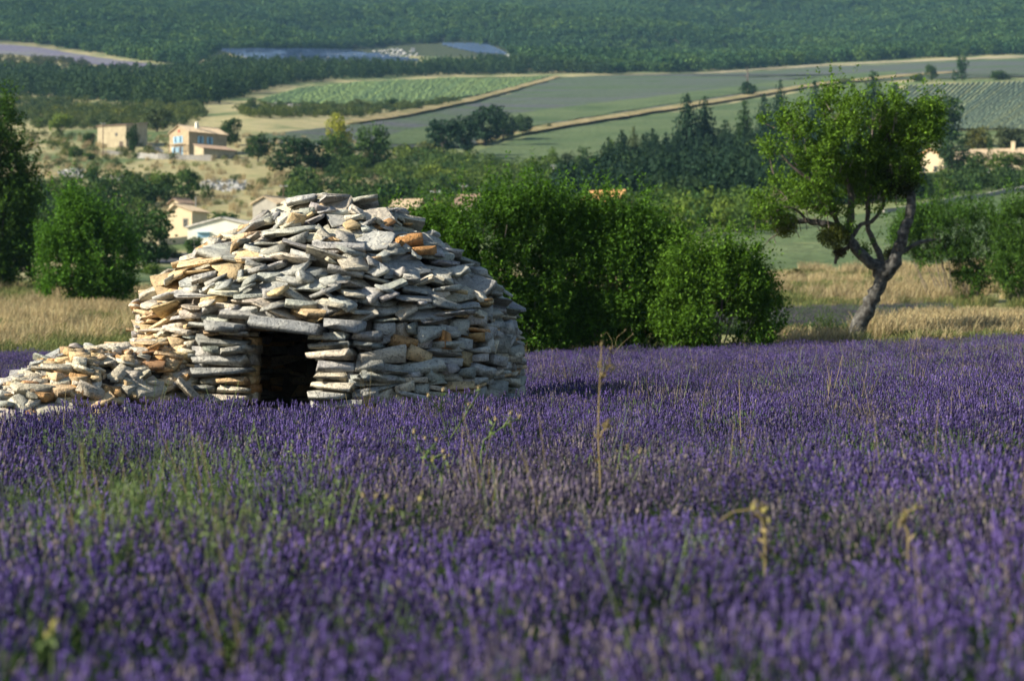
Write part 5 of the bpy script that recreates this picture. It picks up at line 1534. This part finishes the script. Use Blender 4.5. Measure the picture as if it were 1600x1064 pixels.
def lavender_plant(seed, n_stem=230, radius=0.46, flower=1.0, spike_mat=0, length=(0.42, 0.64), greens=240):
    rg = np.random.default_rng(seed)
    mb = MB()
    # stems and spikes, vectorised: every stem bends outwards from the cushion
    r = np.sqrt(rg.random(n_stem)) * radius; a = rg.uniform(0, 6.283, n_stem)
    base = np.stack([r * .55 * np.cos(a), r * .55 * np.sin(a), np.full(n_stem, 0.12)], 1)
    L = rg.uniform(*length, n_stem) * (1 - 0.25 * (r / radius) ** 2)
    tip = np.stack([r * 1.12 * np.cos(a) + rg.normal(size=n_stem) * .04, r * 1.12 * np.sin(a) + rg.normal(size=n_stem) * .04, L], 1)
    dirv = unit(tip - base); dirv = unit(dirv + np.array([0, 0, .5]) + rg.normal(size=dirv.shape) * .06)
    side = unit(np.cross(dirv, np.array([0.3, 1, 0.1]))); oth = np.cross(dirv, side)
    wst = 0.0022
    q = np.stack([base - side * wst, base + side * wst, tip + side * wst * .7, tip - side * wst * .7], 1).reshape(-1, 3)
    mb.add(q, np.arange(4 * n_stem).reshape(-1, 4), 2)
    fl = rg.random(n_stem) < flower
    ln = rg.uniform(.045, .085, n_stem)
    T0, D0, S0, O0, ln = tip[fl], dirv[fl], side[fl], oth[fl], ln[fl]
    n = len(T0)
    if n:
        # two stacked bipyramids of four sides
        for (z0, zm, z1, wd) in ((0.0, 0.30, 0.62, .0082), (0.45, 0.68, 1.08, .0072)):
            wv = wd * rg.uniform(.8, 1.3, n)[:, None]
            lo = T0 + D0 * (ln * z0)[:, None]; mid = T0 + D0 * (ln * zm)[:, None]; hi = T0 + D0 * (ln * z1)[:, None]
            V = np.stack([lo, mid + S0 * wv, mid + O0 * wv, mid - S0 * wv, mid - O0 * wv, hi], 1).reshape(-1, 3)
            k = np.arange(n)[:, None] * 6
            tri = np.array([(0, 2, 1), (0, 3, 2), (0, 4, 3), (0, 1, 4), (5, 1, 2), (5, 2, 3), (5, 3, 4), (5, 4, 1)])
            mb.add(V, (k[:, :, None] + tri[None]).reshape(-1, 3), spike_mat)
        pet = rg.random((n, 3)) < (0.5 if spike_mat == 0 else 0.12)
        for c in range(3):
            kk = np.where(pet[:, c])[0]
            if len(kk) == 0: continue
            pc = T0[kk] + D0[kk] * (ln[kk] * rg.uniform(.1, .95, len(kk)))[:, None] + unit(rg.normal(size=(len(kk), 3))) * .010
            V, F = leaf_quads(pc, rg.normal(size=(len(kk), 3)), rg.uniform(.009, .015, len(kk)), rg, .8)
            mb.add(V, F, 3)
    # leafy cushion
    th = rg.uniform(0, 6.283, greens); rr = np.sqrt(rg.random(greens)) * radius * 0.95
    C = np.stack([rr * np.cos(th), rr * np.sin(th), rg.uniform(.05, .36, greens) * (1 - .4 * (rr / radius) ** 2)], 1)
    N = rg.normal(size=(greens, 3)) * np.array([1, 1, .35])
    V, F = leaf_quads(C, N, rg.uniform(.07, .14, greens), rg, .16, up=1.6)
    mb.add(V, F, 4)
    return source('lavender_plant', mb.mesh('lavender_plant', [M_SPIKE, M_SPIKED, M_STEM, M_PETAL, M_LLEAF]))

LAV = [lavender_plant(1001 + i) for i in range(5)] + [lavender_plant(1011 + i, spike_mat=1) for i in range(3)] + [lavender_plant(1021 + i, n_stem=190, flower=0.36, spike_mat=i % 2, length=(.40, .62), greens=420) for i in range(3)]
rg = np.random.default_rng(61)
pts, var, sc = [], [], []
ROW_A = R(7)
for yr in np.arange(2.2, 75, 0.62):
    for xs in np.arange(-22, 22, 0.52):
        x = xs * math.cos(ROW_A) - (yr - 30) * math.sin(ROW_A) + rg.normal() * .09
        y = 30 + xs * math.sin(ROW_A) + (yr - 30) * math.cos(ROW_A) + rg.normal() * .09
        edge = 61.0 + 1.2 * math.sin(x * .35)
        if y < 3.0 or y > edge or abs(x) > 0.25 * y + 3.2: continue
        if math.hypot(x - HC.x, y - HC.y) < 2.95: continue
        rel = np.array([x, y]) - ax0
        s_, q_ = rel @ adir / BL, rel @ anorm / BW
        if -.1 < s_ < 1.3 and abs(q_) < 1.02: continue
        pts.append((x, y))
pts = np.array(pts)
gr = fbm(pts[:, 0] / 1.9, pts[:, 1] / 3.2, 31) + rg.normal(size=len(pts)) * .06
fade = fbm(pts[:, 0] / 2.6 + 5, pts[:, 1] / 4.0, 32) + rg.normal(size=len(pts)) * .10
u_, v_ = proj(pts[:, 0], pts[:, 1], H(pts[:, 0], pts[:, 1]) + .6)
gr += 0.115 * np.exp(-((u_ - 230) / 320) ** 2 - ((v_ - 775) / 75) ** 2)
fade += 0.10 * np.exp(-((u_ - 1150) / 500) ** 2 - ((v_ - 960) / 90) ** 2)
gr -= 0.12 * np.exp(-((u_ - 250) / 420) ** 2 - ((v_ - 950) / 80) ** 2)
band_ = np.sin(2 * np.pi * (pts[:, 1] - pts[:, 0] * math.tan(ROW_A)) / 1.86 + 2.2 * fbm(pts[:, 0] / 3, pts[:, 1] / 6, 38)) 
gapn = fbm(pts[:, 0] / 1.6, pts[:, 1] / 1.2, 37)
keepp = ~((band_ < -0.55) & (gapn > 0.50) & (rg.random(len(pts)) < .75))
pts, gr, fade, band_ = pts[keepp], gr[keepp], fade[keepp], band_[keepp]
var = rg.integers(0, 5, len(pts))
fd = fade > 0.685
var[fd] = rg.integers(5, 8, fd.sum())
gg = gr > 0.64
var[gg] = rg.integers(8, 11, gg.sum())
hump = 0.91 + 0.34 * (fbm(pts[:, 0] / 1.1, pts[:, 1] / 1.3, 33) - 0.5) + 0.10 * band_
sz = np.stack([rg.uniform(.9, 1.15, len(pts)), rg.uniform(.9, 1.15, len(pts)), hump * rg.uniform(.94, 1.08, len(pts))], 1)
scatter('lavender', np.c_[pts, H(pts[:, 0], pts[:, 1]) - .02], rg.uniform(0, 6.28, len(pts)), sz, var, LAV, label='purple lavender in flower filling the foreground field')
n_lav = len(pts)
LAVC = [lavender_plant(1031 + i, n_stem=150, flower=0.12, spike_mat=1, length=(.3, .45), greens=260) for i in range(3)]

# grey strip of cut lavender behind the field on the right
rg = np.random.default_rng(62)
n = 1500
dq = rg.uniform(82, 97, n); uq = rg.uniform(1100, 1480, n)
X = (uq - U0) / F_PX * dq
scatter('cut_lavender', np.c_[X, dq, H(X, dq)], rg.uniform(0, 6.28, n), np.repeat(rg.uniform(.8, 1.2, n)[:, None], 3, 1), rg.integers(0, 3, n), LAVC, label='greyish cut lavender strip behind the golden grass')

# ------------------------------------------------------------------ dry grass
M_GRASS = petal_mat('straw_blade', [(0, (0.25, 0.19, 0.09)), (0.5, (0.40, 0.32, 0.165)), (0.85, (0.50, 0.43, 0.25)), (1, (0.22, 0.23, 0.09))], 0.35)
M_GRASSG = petal_mat('green_blade', [(0, (0.07, 0.10, 0.03)), (0.6, (0.14, 0.17, 0.05)), (1, (0.28, 0.25, 0.09))], 0.35)
def tuft(seed, n, rad, h, mat, wid=0.006, lean=0.35):
    rg = np.random.default_rng(seed)
    a = rg.uniform(0, 6.28, n); r = np.sqrt(rg.random(n)) * rad
    b0 = np.stack([r * np.cos(a), r * np.sin(a), np.full(n, -.03)], 1)
    H_ = h * rg.uniform(.55, 1.2, n)
    ld = np.stack([rg.normal(size=n) * lean + .18, rg.normal(size=n) * lean, np.zeros(n)], 1)
    m1 = b0 + np.array([0, 0, 1.]) * (H_ * .55)[:, None] + ld * (H_ * .22)[:, None]
    t1 = b0 + np.array([0, 0, 1.]) * H_[:, None] + ld * (H_ * .75)[:, None]
    sd = unit(np.stack([rg.normal(size=n), rg.normal(size=n) * .6, np.zeros(n)], 1)) * wid
    V = np.stack([b0 - sd, b0 + sd, m1 + sd * .9, m1 - sd * .9, t1 + sd * 1.1, t1 - sd * .5], 1).reshape(-1, 3)
    k = np.arange(n)[:, None] * 6
    F = np.vstack([k + np.array([0, 1, 2, 3]), k + np.array([3, 2, 4, 5])])
    return source('grass_tuft', MB().add(V, F).mesh('grass_tuft', [mat]))
TF = [tuft(1101 + i, 90, .38, .8, M_GRASS, 0.008) for i in range(3)] + [tuft(1111 + i, 80, .36, .55, M_GRASSG, 0.009) for i in range(2)]
def grass(name, n, dr, ur, seed, green_p, label, hs=(.7, 1.2), clear=None):
    rg = np.random.default_rng(seed)
    d = np.sqrt(rg.uniform(dr[0] ** 2, dr[1] ** 2, n)); u = rg.uniform(*ur, n)
    X = (u - U0) / F_PX * d
    g = fbm(X / 3.5, d / 5.0, seed)
    var = np.where(g + rg.normal(size=n) * .07 > 1 - green_p, rg.integers(3, 5, n), rg.integers(0, 3, n))
    ok = fbm(X / 2.2 + 9, d / 4, seed + 1) > 0.42
    if clear is not None: ok &= ~clear(u, d)
    s = rg.uniform(*hs, n)
    X, d, u, s, var = X[ok], d[ok], u[ok], s[ok], var[ok]
    scatter(name, np.c_[X, d, H(X, d)], rg.normal(size=len(X)) * .5, np.stack([s * 1.1, s * 1.1, s], 1), var, TF, label=label)
grass('dry_grass', 2600, (62.6, 140), (-150, 330), 71, 0.58, 'dry golden grass left of the stone hut')
grass('dry_grass', 3200, (63.2, 82), (1215, 1760), 72, 0.48, 'tall golden grass around the almond trunk', (.5, 1.15), lambda u, d: (u < 1345) & (d > 66))
grass('dry_grass', 3600, (97, 146), (1080, 1760), 73, 0.52, 'golden grass between the grey strip and the green field', (.5, 1.15))
grass('dry_grass', 1400, (62.6, 145), (330, 1080), 74, 0.55, 'dry grass behind the stone hut and bushes')
grass('dry_grass', 1500, (330, 560), (-100, 620), 75, 0.45, 'dry grass on the far hillside', (.8, 1.8))

# ------------------------------------------------------------------ weeds standing in the lavender
M_WEED = petal_mat('weed_stem', [(0, (0.065, 0.12, 0.035)), (1, (0.15, 0.20, 0.07))], 0.2)
M_DRYW = petal_mat('dry_weed', [(0, (0.13, 0.105, 0.045)), (1, (0.25, 0.20, 0.09))], 0.2)
M_HEAD = petal_mat('thistle_head', [(0, (0.28, 0.17, 0.075)), (0.5, (0.36, 0.28, 0.13)), (1, (0.42, 0.37, 0.22))], 0.2)
M_YEL = petal_mat('yellow_flower', [(0, (0.30, 0.27, 0.07)), (1, (0.46, 0.42, 0.16))], 0.3)
def d_top(row):      # distance at which the lavender tops lie on this row
    d = np.linspace(5, 60, 2000)
    r = V0 - (0.0096 * d + .6 - EYE) * F_PX / d
    return float(d[np.argmin(np.abs(r - row))])
def weed(name, label, cat, u, row, stems, heads, leafy=6, mat=None, dry=False):
    """stems: lists of pixel offsets from the foot at (u, row) on the lavender tops; heads: end points carrying a flower head"""
    d = d_top(row); s = d / F_PX
    b0 = at(u, d)
    t = thing(name, label, cat, b0)
    rg = np.random.default_rng(int(u * 7 + row))
    sm = MB()
    z0 = 0.58
    for pts in stems:
        Pp = [(pts[0][0] * s, 0, 0.0)] if pts[0][1] == 0 else []
        Pp += [(p[0] * s, rg.normal() * .01, z0 - p[1] * s) for p in pts]
        sm.tube(Pp, np.linspace(.0065, .0035, len(Pp)), 5)
        for q in range(leafy):
            i = int(rg.integers(max(1, len(Pp) - 1))); f = rg.random()
            c = np.array(Pp[i]) * (1 - f) + np.array(Pp[min(i + 1, len(Pp) - 1)]) * f
            V, F = leaf_quads(c[None] + rg.normal(size=(1, 3)) * .012, rg.normal(size=(1, 3)), np.array([.055]), rg, .35)
            sm.add(V, F)
    sm.build('stem', [M_DRYW if dry else M_WEED], t)
    for (hx, hy, hs) in heads:
        hs *= 0.72
        hm = MB(); v, f = ICO1
        hm.add(v * np.array([hs * .42, hs * .42, hs * .55]) * s + np.array([hx * s, 0, z0 - hy * s]), f)
        n = 14
        C = np.array([hx * s, 0, z0 - hy * s + hs * .35 * s]) + rg.normal(size=(n, 3)) * hs * .25 * s
        V, F = leaf_quads(C, rg.normal(size=(n, 3)), hs * .75 * s, rg, .3, up=1.5); hm.add(V, F)
        hm.build('flower_head', [mat or M_HEAD], t)
weed('dry_stalk', 'tall dry brown stalk rising straight from the lavender right of centre', 'weed', 938, 740, [[(0, 0), (-3, -60), (-2, -120), (2, -200)], [(0, -150), (14, -170), (16, -196)], [(0, -60), (12, -84)]], [(2, -204, 10), (16, -198, 7), (0, -150, 8), (-2, -100, 8), (-1, -175, 9), (12, -86, 6)], 12, M_DRYW, True)
weed('thistle', 'branching thistle with orange heads in front of the hut right wall', 'thistle', 702, 692, [[(0, 0), (-8, -35), (-14, -56)], [(-14, -56), (-32, -76)], [(-14, -56), (-10, -84)], [(0, -10), (26, -50), (34, -66)], [(26, -50), (48, -88)]], [(-33, -80, 8), (-10, -88, 7), (46, -92, 9), (30, -66, 7)], 5)
weed('thistle', 'leaning pale thistle branch low before the hut right end', 'thistle', 752, 700, [[(0, 0), (4, -18), (30, -36), (58, -52)], [(14, -26), (22, -46)], [(34, -38), (46, -56)]], [(60, -54, 9), (22, -50, 8), (46, -60, 8), (10, -66, 7)], 9)
weed('thistle', 'small thistle with orange buds left of the leaning branch', 'thistle', 672, 718, [[(0, 0), (-16, -24), (-24, -46)], [(-8, -12), (10, -34)], [(0, -5), (18, -16)]], [(-25, -50, 9), (-8, -40, 7), (10, -38, 8), (20, -20, 8), (30, -14, 7)], 8)
weed('yellow_weed', 'pale yellow weed cluster just under the small thistle', 'weed', 690, 742, [[(0, 0), (4, -30)], [(0, -8), (-14, -26)]], [(5, -34, 9), (-14, -30, 9), (10, -20, 8)], 6, M_YEL)
weed('yellow_weed', 'blurred yellow headed weed in the lavender left of the middle', 'weed', 655, 800, [[(0, 0), (2, -26)], [(0, -4), (-40, -10)]], [(2, -30, 13), (-42, -14, 12)], 4, M_YEL)
weed('orange_weed', 'row of three orange seed heads below the doorway', 'weed', 582, 790, [[(0, 0), (-12, -24)], [(0, 0), (6, -22)], [(0, 0), (22, -22)]], [(-14, -26, 11), (6, -24, 11), (23, -24, 11)], 3)
weed('arched_grass', 'yellow grass plume arching over in the lavender on the right', 'grass', 1196, 835, [[(0, 0), (-6, -26), (-22, -38), (-50, -34), (-74, -18)], [(0, 0), (2, -34), (-10, -44)]], [(-18, -40, 14), (-2, -36, 15), (6, -20, 12)], 8, M_YEL, True)
weed('arched_grass', 'fainter yellow grass arch near the right edge of the lavender', 'grass', 1420, 840, [[(0, 0), (-10, -22), (-2, -34), (24, -42)]], [(-8, -26, 11), (10, -40, 11)], 6, M_YEL, True)
weed('yellow_weed', 'white yellow weed flower in the blurred lavender left of the plume', 'weed', 985, 725, [[(0, 0), (-4, -22)], [(0, 0), (14, -18)]], [(-5, -26, 10), (15, -20, 10)], 5, M_HEAD)
weed('seed_grass', 'nodding seed grass above the lavender edge before the bush', 'grass', 958, 556, [[(0, 0), (-2, -22), (-10, -34), (-18, -28)], [(0, 0), (6, -26), (18, -36)], [(0, 0), (14, -16), (30, -30)]], [(-18, -28, 5), (19, -37, 5), (31, -31, 5)], 3, M_DRYW, True)
weed('yellow_weed', 'yellow weed head at the bottom left of the lavender', 'weed', 82, 1000, [[(0, 0), (2, -40)], [(0, 0), (-8, -26)]], [(3, -44, 20), (-8, -28, 16)], 4, M_YEL)
# taller green weed stalks in the pale patch on the left
rg = np.random.default_rng(81)
n = 60
dd = rg.uniform(8.5, 15.5, n); uu = rg.normal(220, 150, n)
X = (uu - U0) / F_PX * dd
WS = []
for i in range(3):
    mb = MB(); r3 = np.random.default_rng(1200 + i)
    for q in range(7):
        e = np.array([r3.normal() * .12, r3.normal() * .12, r3.uniform(.55, .82)])
        mb.tube([(r3.normal() * .03, r3.normal() * .03, 0), e * np.array([.4, .4, .55]), e], [.0035, .003, .0015], 4)
        V, F = leaf_quads(e[None] * np.linspace(.6, 1, 7)[:, None] + r3.normal(size=(7, 3)) * .012, r3.normal(size=(7, 3)), np.full(7, .035), r3, .3, up=1.0)
        mb.add(V, F)
    WS.append(source('weed_stalk', mb.mesh('weed_stalk', [M_WEED])))
scatter('green_weeds', np.c_[X, dd, H(X, dd)], rg.uniform(0, 6.28, n), rg.uniform(.8, 1.15, n), rg.integers(0, 3, n), WS, label='tall thin green weeds in the lavender at left')
# thin wild grasses coming up between the lavender plants
WG = [tuft(1301 + i, 9, .06, .78, M_DRYW if i % 2 else M_WEED, 0.0022, 0.16) for i in range(4)]
rg = np.random.default_rng(83)
n = 900
dd = np.sqrt(rg.uniform(6.5 ** 2, 58 ** 2, n)); X = rg.uniform(-.25, .25, n) * dd
ok = (fbm(X / 1.5, dd / 3, 41) > .5) & (np.hypot(X - HC.x, dd - HC.y) > 2.9)
X, dd = X[ok], dd[ok]; n = len(X)
scatter('wild_grass', np.c_[X, dd, H(X, dd)], rg.uniform(0, 6.28, n), rg.uniform(.75, 1.12, n), rg.integers(0, 4, n), WG, label='thin wild grasses scattered through the lavender')
print('lavender plants', n_lav)
